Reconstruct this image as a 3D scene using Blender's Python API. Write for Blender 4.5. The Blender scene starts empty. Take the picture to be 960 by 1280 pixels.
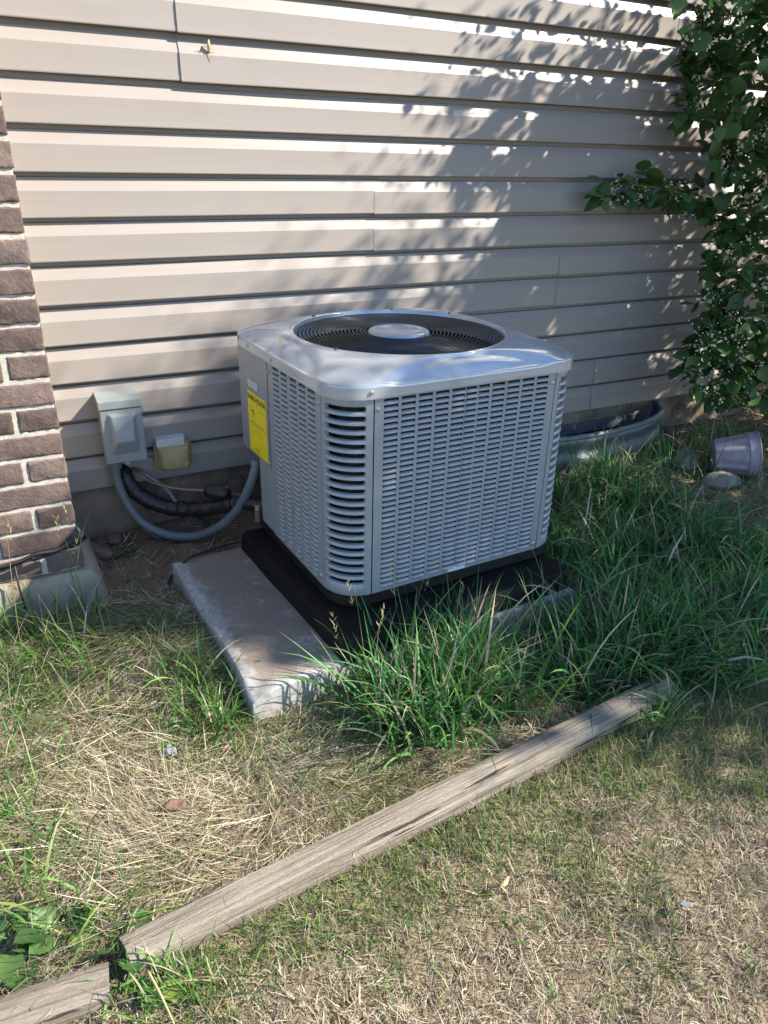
import bpy, math, random
import numpy as np
from mathutils import Vector, Matrix
random.seed(7); rng = np.random.default_rng(7)
scene = bpy.context.scene
R = math.radians

# ------------------------------------------------------------------ camera
CAM = dict(loc=(-0.12, -2.355, 0.972), yaw=0.4876, pitch=0.4442, roll=0.0229, f=932.36)   # f in pixels of a 960x1280 picture
def cam_axes():
    y, p, r = CAM['yaw'], CAM['pitch'], CAM['roll']
    f = np.array([math.sin(y)*math.cos(p), math.cos(y)*math.cos(p), -math.sin(p)])
    rt = np.array([math.cos(y), -math.sin(y), 0.]); up = np.cross(rt, f)
    c, s = math.cos(r), math.sin(r)
    return c*rt + s*up, -s*rt + c*up, f
RT, UP, FW = cam_axes(); CL = np.array(CAM['loc'])
cd = bpy.data.cameras.new('camera'); cam = bpy.data.objects.new('camera', cd); scene.collection.objects.link(cam)
M4 = Matrix.Identity(4)
for i in range(3):
    M4[i][0] = RT[i]; M4[i][1] = UP[i]; M4[i][2] = -FW[i]; M4[i][3] = CL[i]
cam.matrix_world = M4
cd.sensor_fit = 'VERTICAL'; cd.sensor_height = 36.0; cd.lens = CAM['f']/1280*36.0
cd.clip_start = 0.05; cd.clip_end = 2000
scene.camera = cam
scene.render.resolution_x = 768; scene.render.resolution_y = 1024

# ------------------------------------------------------------------ light
SUN = np.array([0.67, -0.40, 0.62]); SUN = SUN/np.linalg.norm(SUN)      # direction towards the sun
world = bpy.data.worlds.new('World'); scene.world = world; world.use_nodes = True
wn = world.node_tree; bg = wn.nodes['Background']
sky = wn.nodes.new('ShaderNodeTexSky'); sky.sky_type = 'NISHITA'; sky.sun_disc = False
sky.sun_elevation = math.asin(SUN[2]); sky.sun_rotation = math.atan2(SUN[0], SUN[1])
sky.air_density = 1.0; sky.dust_density = 0.3; sky.ozone_density = 4.0
wn.links.new(sky.outputs[0], bg.inputs[0]); bg.inputs[1].default_value = 0.118
sd = bpy.data.lights.new('sun', 'SUN'); sun = bpy.data.objects.new('sun', sd); scene.collection.objects.link(sun)
sd.energy = 5.0; sd.angle = R(0.75); sd.color = (1.0, 0.905, 0.77)
sun.rotation_euler = Vector(SUN).to_track_quat('Z', 'Y').to_euler(); sun.location = (6, -4, 6)
vs = scene.view_settings; vs.view_transform = 'Standard'; vs.look = 'None'; vs.exposure = 1.3; vs.gamma = 1.0; vs.use_curve_mapping = False
scene.render.engine = 'CYCLES'

# ------------------------------------------------------------------ pixel helpers (960x1280 picture -> a point on a given plane)
def ray(px):
    d = (px[0]-480)/CAM['f']*RT - (px[1]-640)/CAM['f']*UP + FW
    return d
def hit(px, axis, val):
    d = ray(px); t = (val-CL[axis])/d[axis]; return CL + t*d
def project(P):
    d = np.asarray(P) - CL; x = d@RT; y = d@UP; z = d@FW
    return 480+CAM['f']*x/z, 640-CAM['f']*y/z, z

# ------------------------------------------------------------------ node materials
def _n(nt, t, **kw):
    n = nt.nodes.new(t)
    for k, v in kw.items(): setattr(n, k, v)
    return n
def material(name, a, b=None, rough=0.6, metallic=0.0, scale=20, detail=6, stretch=(1, 1, 1), ramp=(0.35, 0.65), bump=0.0, bump_scale=None,
             bump_dist=0.002, vary=0.0, c=None, c_scale=3, c_ramp=(0.5, 0.62), coat=0.0, spec=0.5, coords='Object', c_stretch=(1, 1, 1), rough_var=0.0, per_object=True):
    m = bpy.data.materials.new(name); m.use_nodes = True; nt = m.node_tree
    bs = nt.nodes['Principled BSDF']; L = nt.links.new
    bs.inputs['Roughness'].default_value = rough; bs.inputs['Metallic'].default_value = metallic
    bs.inputs['Specular IOR Level'].default_value = spec; bs.inputs['Coat Weight'].default_value = coat
    tc = _n(nt, 'ShaderNodeTexCoord'); oi = _n(nt, 'ShaderNodeObjectInfo')
    base = tc.outputs[coords]
    if per_object:
        off = _n(nt, 'ShaderNodeVectorMath', operation='SCALE'); off.inputs[0].default_value = (37.1, 23.7, 11.3)
        L(oi.outputs['Random'], off.inputs['Scale'])
        ad = _n(nt, 'ShaderNodeVectorMath', operation='ADD'); L(base, ad.inputs[0]); L(off.outputs[0], ad.inputs[1]); base = ad.outputs[0]
    def noise(sc, st, det=6, rgh=0.6):
        mp = _n(nt, 'ShaderNodeMapping'); mp.inputs['Scale'].default_value = st; L(base, mp.inputs[0])
        no = _n(nt, 'ShaderNodeTexNoise'); no.inputs['Scale'].default_value = sc; no.inputs['Detail'].default_value = det; no.inputs['Roughness'].default_value = rgh
        L(mp.outputs[0], no.inputs['Vector']); return no.outputs['Fac']
    def ramp_(fac, r):
        mr = _n(nt, 'ShaderNodeMapRange'); mr.interpolation_type = 'SMOOTHSTEP'
        mr.inputs['From Min'].default_value = r[0]; mr.inputs['From Max'].default_value = r[1]; L(fac, mr.inputs['Value']); return mr.outputs[0]
    def mix(fac, A, B):
        mx = _n(nt, 'ShaderNodeMix', data_type='RGBA')
        if isinstance(fac, float): mx.inputs[0].default_value = fac
        else: L(fac, mx.inputs[0])
        for s, i in ((A, 6), (B, 7)):
            if isinstance(s, tuple): mx.inputs[i].default_value = (*s, 1)
            else: L(s, mx.inputs[i])
        return mx.outputs[2]
    col = None
    if b is None: bs.inputs['Base Color'].default_value = (*a, 1); col = a
    else: col = mix(ramp_(noise(scale, stretch, detail), ramp), a, b)
    if c is not None: col = mix(ramp_(noise(c_scale, c_stretch, 7, 0.65), c_ramp), col, c)
    if vary > 0:
        hs = _n(nt, 'ShaderNodeHueSaturation')
        mr = _n(nt, 'ShaderNodeMapRange'); mr.inputs['To Min'].default_value = 1-vary; mr.inputs['To Max'].default_value = 1+vary
        L(oi.outputs['Random'], mr.inputs['Value']); L(mr.outputs[0], hs.inputs['Value'])
        if isinstance(col, tuple): hs.inputs['Color'].default_value = (*col, 1)
        else: L(col, hs.inputs['Color'])
        col = hs.outputs[0]
    if not isinstance(col, tuple): L(col, bs.inputs['Base Color'])
    if rough_var > 0:
        mr = _n(nt, 'ShaderNodeMapRange'); mr.inputs['To Min'].default_value = rough-rough_var; mr.inputs['To Max'].default_value = rough+rough_var
        L(noise(scale*0.7, stretch, 5), mr.inputs['Value']); L(mr.outputs[0], bs.inputs['Roughness'])
    if bump > 0:
        bp = _n(nt, 'ShaderNodeBump'); bp.inputs['Strength'].default_value = bump; bp.inputs['Distance'].default_value = bump_dist
        L(noise(bump_scale or scale*2, stretch, 8, 0.65), bp.inputs['Height']); L(bp.outputs[0], bs.inputs['Normal'])
    return m
def leaf_material(name, transl=0.35, rough=0.45, spec=0.5, attr='tint'):
    m = bpy.data.materials.new(name); m.use_nodes = True; nt = m.node_tree; L = nt.links.new
    bs = nt.nodes['Principled BSDF']; out = nt.nodes['Material Output']
    at = _n(nt, 'ShaderNodeAttribute', attribute_name=attr)
    bs.inputs['Roughness'].default_value = rough; bs.inputs['Specular IOR Level'].default_value = spec
    L(at.outputs['Color'], bs.inputs['Base Color'])
    tr = _n(nt, 'ShaderNodeBsdfTranslucent'); hs = _n(nt, 'ShaderNodeHueSaturation'); hs.inputs['Value'].default_value = 1.3; hs.inputs['Saturation'].default_value = 1.1
    L(at.outputs['Color'], hs.inputs['Color']); L(hs.outputs[0], tr.inputs['Color'])
    mx = _n(nt, 'ShaderNodeMixShader'); mx.inputs[0].default_value = transl
    L(bs.outputs[0], mx.inputs[1]); L(tr.outputs[0], mx.inputs[2]); L(mx.outputs[0], out.inputs['Surface'])
    return m

MT = {}
MT['siding'] = material('vinyl_siding', (0.308, 0.276, 0.249), (0.294, 0.264, 0.239), rough=0.42, scale=30, stretch=(0.12, 1, 3), bump=0.12, bump_scale=160, bump_dist=0.0006, vary=0.025, c=(0.275, 0.25, 0.218), c_scale=4, c_ramp=(0.55, 0.8), rough_var=0.08)
MT['brick'] = material('brown_brick', (0.158, 0.116, 0.101), (0.112, 0.084, 0.078), rough=0.9, scale=26, bump=0.9, bump_scale=110, bump_dist=0.0035, vary=0.32, c=(0.19, 0.14, 0.112), c_scale=34, c_ramp=(0.56, 0.7), spec=0.2)
MT['mortar'] = material('mortar', (0.52, 0.49, 0.43), (0.43, 0.40, 0.345), rough=0.95, scale=60, bump=0.7, bump_scale=180, bump_dist=0.003, spec=0.2)
MT['foundation'] = material('foundation_concrete', (0.25, 0.19, 0.14), (0.32, 0.255, 0.195), rough=0.95, scale=9, bump=0.6, bump_scale=90, c=(0.13, 0.09, 0.065), c_scale=5, c_ramp=(0.45, 0.65), spec=0.2)
MT['footing'] = material('footing_concrete', (0.36, 0.315, 0.245), (0.30, 0.26, 0.20), rough=0.92, scale=18, bump=0.6, bump_scale=100, c=(0.24, 0.19, 0.14), c_scale=7, c_ramp=(0.52, 0.66), spec=0.2)
MT['unit'] = material('grey_painted_steel', (0.315, 0.345, 0.372), (0.295, 0.322, 0.348), rough=0.36, metallic=0.15, scale=220, bump=0.10, bump_scale=420, bump_dist=0.0004, rough_var=0.05, c=(0.25, 0.26, 0.262), c_scale=9, c_ramp=(0.5, 0.75), c_stretch=(2.5, 2.5, .35), per_object=False)
MT['cap'] = material('sky_toned_gloss_steel', (0.44, 0.485, 0.53), (0.42, 0.465, 0.51), rough=0.13, metallic=0.35, scale=6, rough_var=0.06, c=(0.36, 0.39, 0.42), c_scale=7, c_ramp=(0.52, 0.75), bump=0.02, bump_scale=6, bump_dist=0.004, per_object=False)  # base paler and bluer than the panels: the sky's reflection put into the colour
MT['black'] = material('black_plastic', (0.004, 0.004, 0.005), (0.006, 0.006, 0.007), spec=0.25, rough=0.6, scale=14, c=(0.011, 0.010, 0.009), c_scale=9, c_ramp=(0.6, 0.8), bump=0.2, bump_scale=120, bump_dist=0.001)
MT['pan'] = material('dark_base_pan', (0.007, 0.007, 0.008), (0.011, 0.011, 0.011), rough=0.5, scale=20)
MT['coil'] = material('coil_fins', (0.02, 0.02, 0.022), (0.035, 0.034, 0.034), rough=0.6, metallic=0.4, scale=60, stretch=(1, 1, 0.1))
MT['wire'] = material('black_wire', (0.035, 0.04, 0.047), rough=0.3)
MT['blade'] = material('fan_blade', (0.018, 0.022, 0.03), (0.028, 0.033, 0.042), rough=0.45, metallic=0.6, scale=10)
MT['screw'] = material('zinc_screw', (0.55, 0.55, 0.55), rough=0.35, metallic=0.9)
MT['yellow'] = material('yellow_paper', (0.80, 0.64, 0.01), (0.77, 0.60, 0.012), rough=0.5, scale=12)
MT['ink'] = material('black_ink', (0.02, 0.02, 0.02), rough=0.6)
MT['paper'] = material('white_paper', (0.70, 0.70, 0.71), (0.62, 0.62, 0.64), rough=0.6, scale=60)
MT['box'] = material('grey_enclosure_paint', (0.29, 0.325, 0.325), (0.27, 0.305, 0.305), rough=0.4, scale=9, vary=0.0, bump=0.08, bump_scale=240, bump_dist=0.0005, c=(0.24, 0.26, 0.25), c_scale=9, c_ramp=(0.58, 0.8))
MT['tan'] = material('yellowed_plastic', (0.36, 0.29, 0.13), (0.30, 0.24, 0.11), rough=0.35, scale=24, c=(0.42, 0.36, 0.20), c_scale=14, c_ramp=(0.5, 0.7))
MT['offwhite'] = material('pale_plastic', (0.62, 0.61, 0.60), (0.52, 0.51, 0.50), rough=0.5, scale=30)
MT['conduit'] = material('grey_conduit', (0.15, 0.165, 0.18), (0.13, 0.145, 0.16), rough=0.45, scale=15)
MT['tape'] = material('black_tape', (0.012, 0.012, 0.014), (0.02, 0.02, 0.022), rough=0.32, scale=40, bump=0.6, bump_scale=90, bump_dist=0.003)
MT['copper'] = material('weathered_copper', (0.30, 0.18, 0.12), (0.22, 0.16, 0.13), rough=0.45, metallic=0.6, scale=40)
MT['cable'] = material('black_cable', (0.015, 0.015, 0.016), rough=0.5)
MT['timber'] = material('weathered_timber', (0.38, 0.34, 0.28), (0.245, 0.21, 0.17), rough=0.95, scale=9, stretch=(0.55, 13, 13), ramp=(0.36, 0.64), bump=1.0, bump_scale=14, bump_dist=0.012, c=(0.06, 0.05, 0.042), c_scale=4, c_stretch=(0.5, 13, 13), c_ramp=(0.585, 0.625), spec=0.2)
MT['zinc'] = material('galvanised_steel', (0.17, 0.205, 0.215), (0.13, 0.16, 0.17), rough=0.5, metallic=0.35, scale=18, c=(0.10, 0.12, 0.11), c_scale=6, c_ramp=(0.5, 0.7))
MT['blue'] = material('well_inside_blue', (0.03, 0.085, 0.22), (0.02, 0.06, 0.16), rough=0.45, scale=6, stretch=(3, 3, 0.6))  # blue for the whole inner face of the window well
MT['pot'] = material('mauve_plastic', (0.38, 0.315, 0.355), (0.33, 0.275, 0.31), rough=0.6, scale=14, c=(0.24, 0.20, 0.22), c_scale=12, c_ramp=(0.55, 0.72))
MT['rock'] = material('grey_rock', (0.30, 0.28, 0.24), (0.20, 0.18, 0.15), rough=0.95, scale=16, bump=1.0, bump_scale=50, bump_dist=0.01, vary=0.15, spec=0.2)
MT['clay'] = material('brick_rubble', (0.22, 0.14, 0.105), (0.16, 0.10, 0.08), rough=0.95, scale=22, bump=0.9, bump_scale=60, bump_dist=0.006, vary=0.15, spec=0.2)
MT['bark'] = material('grey_bark', (0.16, 0.125, 0.095), (0.10, 0.078, 0.06), rough=0.95, scale=24, stretch=(1, 1, 0.3), bump=0.9, bump_scale=40, bump_dist=0.008, spec=0.2)
MT['stem'] = material('green_stem', (0.12, 0.14, 0.05), (0.17, 0.12, 0.07), rough=0.7, scale=18)
MT['straw'] = material('dry_straw', (0.46, 0.37, 0.21), (0.38, 0.30, 0.16), rough=0.8, scale=30)
MT['leaf'] = leaf_material('leaf', 0.40, 0.45)
MT['grass'] = leaf_material('grass_blade', 0.36, 0.6, 0.25)
MT['drygrass'] = leaf_material('dry_grass', 0.25, 0.7, 0.2)
MT['blossom'] = material('cream_blossom', (0.70, 0.66, 0.50), (0.60, 0.52, 0.34), rough=0.7, scale=60)
MT['litter'] = material('pale_litter', (0.30, 0.34, 0.35), (0.22, 0.25, 0.27), rough=0.6, scale=80)
MT['glass'] = material('dark_glass', (0.02, 0.03, 0.045), rough=0.08)

def leaf_object_material():      # single leaves: colour varies per leaf, veins by noise
    m = bpy.data.materials.new('single_leaf'); m.use_nodes = True; nt = m.node_tree; L = nt.links.new
    bs = nt.nodes['Principled BSDF']; out = nt.nodes['Material Output']; oi = _n(nt, 'ShaderNodeObjectInfo')
    cr = _n(nt, 'ShaderNodeValToRGB'); cr.color_ramp.elements[0].color = (0.045, 0.105, 0.033, 1); cr.color_ramp.elements[1].color = (0.085, 0.165, 0.04, 1)
    e = cr.color_ramp.elements.new(0.7); e.color = (0.078, 0.165, 0.048, 1); e2 = cr.color_ramp.elements.new(0.94); e2.color = (0.11, 0.21, 0.06, 1); cr.color_ramp.elements[-1].color = (0.20, 0.27, 0.06, 1)
    L(oi.outputs['Random'], cr.inputs[0]); L(cr.outputs[0], bs.inputs['Base Color']); bs.inputs['Roughness'].default_value = 0.4
    tr = _n(nt, 'ShaderNodeBsdfTranslucent'); L(cr.outputs[0], tr.inputs['Color']); mx = _n(nt, 'ShaderNodeMixShader'); mx.inputs[0].default_value = 0.32
    L(bs.outputs[0], mx.inputs[1]); L(tr.outputs[0], mx.inputs[2]); L(mx.outputs[0], out.inputs['Surface'])
    return m
MT['single_leaf'] = leaf_object_material()

# ------------------------------------------------------------------ mesh helpers
C = scene.collection
def tag(o, label=None, cat=None, group=None, kind=None):
    for k, v in (('label', label), ('category', cat), ('group', group), ('kind', kind)):
        if v: o[k] = v
    return o
def empty(name, loc=(0, 0, 0), rz=0.0, label=None, cat=None, group=None):
    o = bpy.data.objects.new(name, None); C.objects.link(o); o.location = loc; o.rotation_euler = (0, 0, rz); o.empty_display_size = 0.1
    return tag(o, label, cat, group)
def link(name, me, mat=None, parent=None):
    o = bpy.data.objects.new(name, me); C.objects.link(o)
    if mat is not None and not me.materials: me.materials.append(MT[mat])
    if parent is not None: o.parent = parent
    return o
class MB:
    def __init__(s): s.v = []; s.f = []
    def add(s, vs, fs):
        k = len(s.v); s.v += [tuple(float(q) for q in v) for v in vs]; s.f += [tuple(i+k for i in f) for f in fs]; return s
    def box(s, x0, x1, y0, y1, z0, z1):
        return s.add([(x0, y0, z0), (x1, y0, z0), (x1, y1, z0), (x0, y1, z0), (x0, y0, z1), (x1, y0, z1), (x1, y1, z1), (x0, y1, z1)],
                     [(0, 3, 2, 1), (4, 5, 6, 7), (0, 1, 5, 4), (1, 2, 6, 5), (2, 3, 7, 6), (3, 0, 4, 7)])
    def tube(s, pts, rad, n=10, cap=True):
        pts = [np.asarray(p, float) for p in pts]; m = len(pts)
        rads = rad if hasattr(rad, '__len__') else [rad]*m
        prev = None; rings = []
        for i in range(m):
            t = pts[min(i+1, m-1)] - pts[max(i-1, 0)]; t = t/(np.linalg.norm(t)+1e-12)
            if prev is None:
                a = np.array([0, 0, 1.]) if abs(t[2]) < .9 else np.array([1., 0, 0]); u = np.cross(t, a)
            else: u = prev - t*np.dot(prev, t)
            u = u/np.linalg.norm(u); prev = u; w = np.cross(t, u)
            rings.append([pts[i] + rads[i]*(math.cos(2*math.pi*k/n)*u + math.sin(2*math.pi*k/n)*w) for k in range(n)])
        vs = [p for r in rings for p in r]
        fs = [(i*n+k, i*n+(k+1) % n, (i+1)*n+(k+1) % n, (i+1)*n+k) for i in range(m-1) for k in range(n)]
        if cap: fs += [tuple(range(n-1, -1, -1)), tuple((m-1)*n+k for k in range(n))]
        return s.add(vs, fs)
    def lathe(s, prof, n=32, center=(0, 0, 0), closed=False):
        vs = []
        for r, z in prof:
            for k in range(n):
                a = 2*math.pi*k/n; vs.append((center[0]+r*math.cos(a), center[1]+r*math.sin(a), center[2]+z))
        m = len(prof)
        fs = [(i*n+k, i*n+(k+1) % n, (i+1)*n+(k+1) % n, (i+1)*n+k) for i in range(m-1) for k in range(n)]
        return s.add(vs, fs)
    def ring(s, r, rad, z=0.0, n=64, m=6, center=(0, 0)):
        vs = []
        for i in range(n):
            a = 2*math.pi*i/n
            for j in range(m):
                b = 2*math.pi*j/m; q = r+rad*math.cos(b); vs.append((center[0]+q*math.cos(a), center[1]+q*math.sin(a), z+rad*math.sin(b)))
        fs = [(i*m+j, ((i+1) % n)*m+j, ((i+1) % n)*m+(j+1) % m, i*m+(j+1) % m) for i in range(n) for j in range(m)]
        return s.add(vs, fs)
    def loft(s, loops, closed=True, cap0=False, cap1=False):
        n = len(loops[0]); vs = [p for l in loops for p in l]; fs = []
        for i in range(len(loops)-1):
            for k in range(n if closed else n-1): fs.append((i*n+k, i*n+(k+1) % n, (i+1)*n+(k+1) % n, (i+1)*n+k))
        if cap0: fs.append(tuple(range(n-1, -1, -1)))
        if cap1: fs.append(tuple((len(loops)-1)*n+k for k in range(n)))
        return s.add(vs, fs)
    def mesh(s, name, smooth=False):
        me = bpy.data.meshes.new(name); me.from_pydata(s.v, [], s.f)
        if smooth: me.polygons.foreach_set('use_smooth', [True]*len(me.polygons))
        me.update(); return me
    def build(s, name, mat, parent=None, smooth=False, bevel=0.0, seg=2, auto=None, label=None):
        o = link(name, s.mesh(name, smooth or auto is not None), mat, parent)
        if bevel > 0:
            b = o.modifiers.new('bevel', 'BEVEL'); b.width = bevel; b.segments = seg; b.limit_method = 'ANGLE'; b.angle_limit = R(35)
        if auto is not None:
            try: o.data.set_sharp_from_angle(angle=R(auto))
            except Exception: pass
        if label: o['label'] = label
        return o
def spline(pts, n=60):            # Catmull-Rom through points
    P = [np.asarray(p, float) for p in pts]; P = [2*P[0]-P[1]] + P + [2*P[-1]-P[-2]]; out = []
    m = len(P)-3; per = max(2, n//m)
    for i in range(m):
        a, b, c, d = P[i:i+4]
        for k in range(per):
            t = k/per; out.append(0.5*((2*b)+(c-a)*t+(2*a-5*b+4*c-d)*t*t+(3*b-a-3*c+d)*t**3))
    out.append(P[-2]); return out
def rrect(hx, hy, r, seg=8, cx=0.0, cy=0.0):
    out = []
    for (sx, sy, a0) in ((1, -1, -90), (1, 1, 0), (-1, 1, 90), (-1, -1, 180)):
        for k in range(seg+1):
            a = R(a0+90*k/seg); out.append((cx+sx*(hx-r)+r*math.cos(a), cy+sy*(hy-r)+r*math.sin(a)))
    return out
def fast_mesh(name, V, F, tint=None, smooth=False):     # V (n,3), F (m,3) triangles
    me = bpy.data.meshes.new(name); V = np.asarray(V, np.float32); F = np.asarray(F, np.int32)
    me.vertices.add(len(V)); me.vertices.foreach_set('co', V.ravel())
    me.loops.add(F.size); me.loops.foreach_set('vertex_index', F.ravel())
    me.polygons.add(len(F)); me.polygons.foreach_set('loop_start', np.arange(0, F.size, 3, dtype=np.int32)); 
    me.polygons.foreach_set('use_smooth', np.ones(len(F), bool) if smooth else np.zeros(len(F), bool))
    me.update(calc_edges=True)
    if tint is not None:
        at = me.color_attributes.new('tint', 'FLOAT_COLOR', 'POINT')
        at.data.foreach_set('color', np.concatenate([tint, np.ones((len(tint), 1))], 1).astype(np.float32).ravel())
    return me
def value_noise(x, y, s, seed=0):
    x = np.asarray(x, float)*s; y = np.asarray(y, float)*s
    xi = np.floor(x).astype(np.int64); yi = np.floor(y).astype(np.int64); fx = x-xi; fy = y-yi
    fx = fx*fx*(3-2*fx); fy = fy*fy*(3-2*fy)
    def h(a, b):
        n = (a*374761393 + b*668265263 + seed*1442695041) & 0xffffffff
        n = ((n ^ (n >> 13))*1274126177) & 0xffffffff
        return ((n ^ (n >> 16)) & 0xffff)/65535.0
    return (h(xi, yi)*(1-fx)+h(xi+1, yi)*fx)*(1-fy) + (h(xi, yi+1)*(1-fx)+h(xi+1, yi+1)*fx)*fy
def smooth(a, b, x): t = np.clip((np.asarray(x, float)-a)/(b-a), 0, 1); return t*t*(3-2*t)

# ================================================================== THE SETTING: ground
WELL = (1.98, 0.01, 0.55, 0.235)          # window well: centre x, y, half width, depth
def ground_z(x, y):
    x = np.asarray(x, float); y = np.asarray(y, float)
    z = -0.205 + 0.03*smooth(-0.7, 0.0, y) + 0.012*(value_noise(x, y, 2.3, 1)-.5) + 0.014*(value_noise(x, y, 7, 2)-.5)
    z = z + .040*smooth(-.15, .12, x)*smooth(.40, .25, x)*smooth(-1.02, -.85, y)*smooth(-.36, -.50, y)
    z = z + 0.02*smooth(1.4, 2.6, x)*smooth(-1.2, -.3, y)
    return z
def make_ground():
    xs = np.concatenate([[-900, -120, -30, -10, -5, -3], np.arange(-2.0, 4.6, 0.02), [5, 6, 8, 12, 40, 120, 900]])
    ys = np.concatenate([[-900, -120, -40, -14, -7, -5, -4], np.arange(-3.2, 0.06, 0.02), [0.12, 1, 6, 30, 900]])
    X, Y = np.meshgrid(xs, ys); Z = ground_z(X, Y) + 0.012*(value_noise(X, Y, 28, 3)-.5) + 0.008*(value_noise(X, Y, 60, 4)-.5)
    inw = ((X-WELL[0])/(WELL[2]-.02))**2 + ((Y-WELL[1])/(WELL[3]-.02))**2 < 1
    Z = np.where(inw & (Y < 0.03), -0.62, Z)
    n, m = X.shape; V = np.stack([X, Y, Z], -1).reshape(-1, 3)
    i = np.arange(n-1)[:, None]*m + np.arange(m-1)[None]; i = i.ravel()
    F = np.concatenate([np.stack([i, i+1, i+m+1], 1), np.stack([i, i+m+1, i+m], 1)])
    dirt = smooth(-0.62, -0.42, Y)*(1-smooth(0.9, 1.3, X)) + 0.6*smooth(1.9, 2.3, X)*smooth(-.95, -.6, Y)
    n1 = value_noise(X, Y, 22, 5)*.6+value_noise(X, Y, 70, 6)*.4
    soil = np.array([.19, .137, .098])[None]*(0.65+.7*n1.ravel()[:, None])
    that = np.array([.23, .185, .125])[None]*(0.35+1.0*n1.ravel()[:, None])
    t = np.clip(dirt, 0, 1).ravel()[:, None]
    me = fast_mesh('ground', V, F, that*(1-t)+soil*t, True)
    m = leaf_material('soil', 0.0, 0.95, 0.1); nt = m.node_tree
    nz = _n(nt, 'ShaderNodeTexNoise'); nz.inputs['Scale'].default_value = 90; nz.inputs['Detail'].default_value = 8
    tc = _n(nt, 'ShaderNodeTexCoord'); bp = _n(nt, 'ShaderNodeBump'); bp.inputs['Strength'].default_value = 0.9; bp.inputs['Distance'].default_value = 0.012
    nt.links.new(tc.outputs['Object'], nz.inputs['Vector']); nt.links.new(nz.outputs['Fac'], bp.inputs['Height']); nt.links.new(bp.outputs[0], nt.nodes['Principled BSDF'].inputs['Normal'])
    me.materials.append(m); o = link('ground', me); tag(o, 'bare brown soil and matted ground under the grass', kind='structure'); return o
make_ground()

# ================================================================== siding wall
S = 0.1143
def siding_wall():
    root = empty('siding_wall', (1.5, 0.0, 0.0), 0, 'beige vinyl clapboard siding wall of the house behind the air conditioner', 'wall'); root['kind'] = 'thing'
    XL, XR = -0.9, 6.5; OFF = np.array([1.5, 0, 0])
    def course(z1):              # profile from the top of a course down (z1 = its bottom edge): (y, z)
        return [(0.0125, z1+S+0.006), (0.0125, z1+S-0.0085), (-0.0015, z1+S-0.0105), (-0.0150, z1+S-0.040), (-0.0164, z1+S-0.0435), (-0.0170, z1+0.020), (-0.0180, z1+0.0065), (-0.0174, z1+0.0040), (-0.0155, z1+0.0032), (0.0115, z1+0.0050)]
    # seams found in the picture: panel index (pairs of courses from the bottom) -> x of joints
    seams = {5: [hit((233, 60), 1, 0)[0]], 3: [hit((473, 270), 1, 0)[0]], 2: [hit((700, 345), 1, 0)[0]], 0: [hit((741, 492), 1, 0)[0]], 4: [3.6], 1: [2.9, -.4], 6: [2.3, 5], 7: [.8, 4.2], 8: [2.6], 9: [1.2, 5], 10: [3.3], 11: [.2, 4], 12: [2.2], 13: [4.9]}
    for p in range(14):
        xs = [XL] + sorted(seams.get(p, [])) + [XR]
        for k in range(len(xs)-1):
            x0, x1 = xs[k] - (0.025 if k else 0), xs[k+1]
            dy = -0.0024 if k % 2 else 0.0      # the overlapping end lies a hair behind
            mb = MB()
            n = max(2, int((x1-x0)/0.12)+1); xx = np.linspace(x0, x1, n)
            prof = course(p*2*S+S) + course(p*2*S)
            ph = rng.uniform(0, 6.28, 3)
            loops = []
            for x in xx:
                w = 0.0015*math.sin(x*2.1+ph[0]) + 0.0008*math.sin(x*5.7+ph[1]); dz = 0.0013*math.sin(x*1.3+ph[2])
                loops.append([(x-OFF[0], y+w+dy, z+dz) for y, z in prof])
            mb.loft(loops, closed=False)
            o = mb.build('siding_panel', 'siding', root, auto=9)
    MB().box(XL-1.5, XR-1.5, 0.016, 0.15, 0.004, 14*2*S).build('sheathing', 'foundation', root)
    # fasteners and a dried husk
    p = hit((103.5, 531), 1, -0.013); MB().lathe([(0.0001, -0.004), (0.004, -0.003), (0.0055, 0)], 12).build('screw_head', 'offwhite', root)
    o = root.children[-1]; o.rotation_euler = (R(-90), 0, 0); o.location = (p[0]-1.5, -0.0135, p[2]); o.rotation_euler = (R(90), 0, 0); o.scale = (1, 1, -1)
siding_wall()
def foundation():
    root = empty('foundation_wall', (1.5, 0.06, -0.2), 0, 'dirty brown concrete foundation strip showing under the beige siding', 'wall'); root['kind'] = 'thing'
    xs = np.linspace(-2.4, 5.0, 150); loops = []
    for x in xs:
        w = 0.012*(value_noise(x, 0, 5, 9)-.5)
        loops.append([(x, -0.048+w, -0.7), (x, -0.048+w*1.4, 0.0), (x, -0.044+w, 0.12), (x, -0.04, 0.2), (x, 0.1, 0.2)])
    MB().loft(loops, closed=False).build('concrete_face', 'foundation', root, smooth=True)
    # basement window behind the window well
    MB().box(0.1, 0.86, -0.062, -0.045, -0.4, 0.10).build('window_pane', 'glass', root)
    fr = MB()
    for b in ((0.06, 0.1, -0.4, 0.14), (0.86, 0.9, -0.4, 0.14), (0.1, 0.86, 0.10, 0.14), (0.46, 0.5, -0.4, 0.10)): fr.box(b[0], b[1], -0.072, -0.04, b[2], b[3])
    fr.build('window_frame', 'conduit', root)
foundation()

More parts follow.
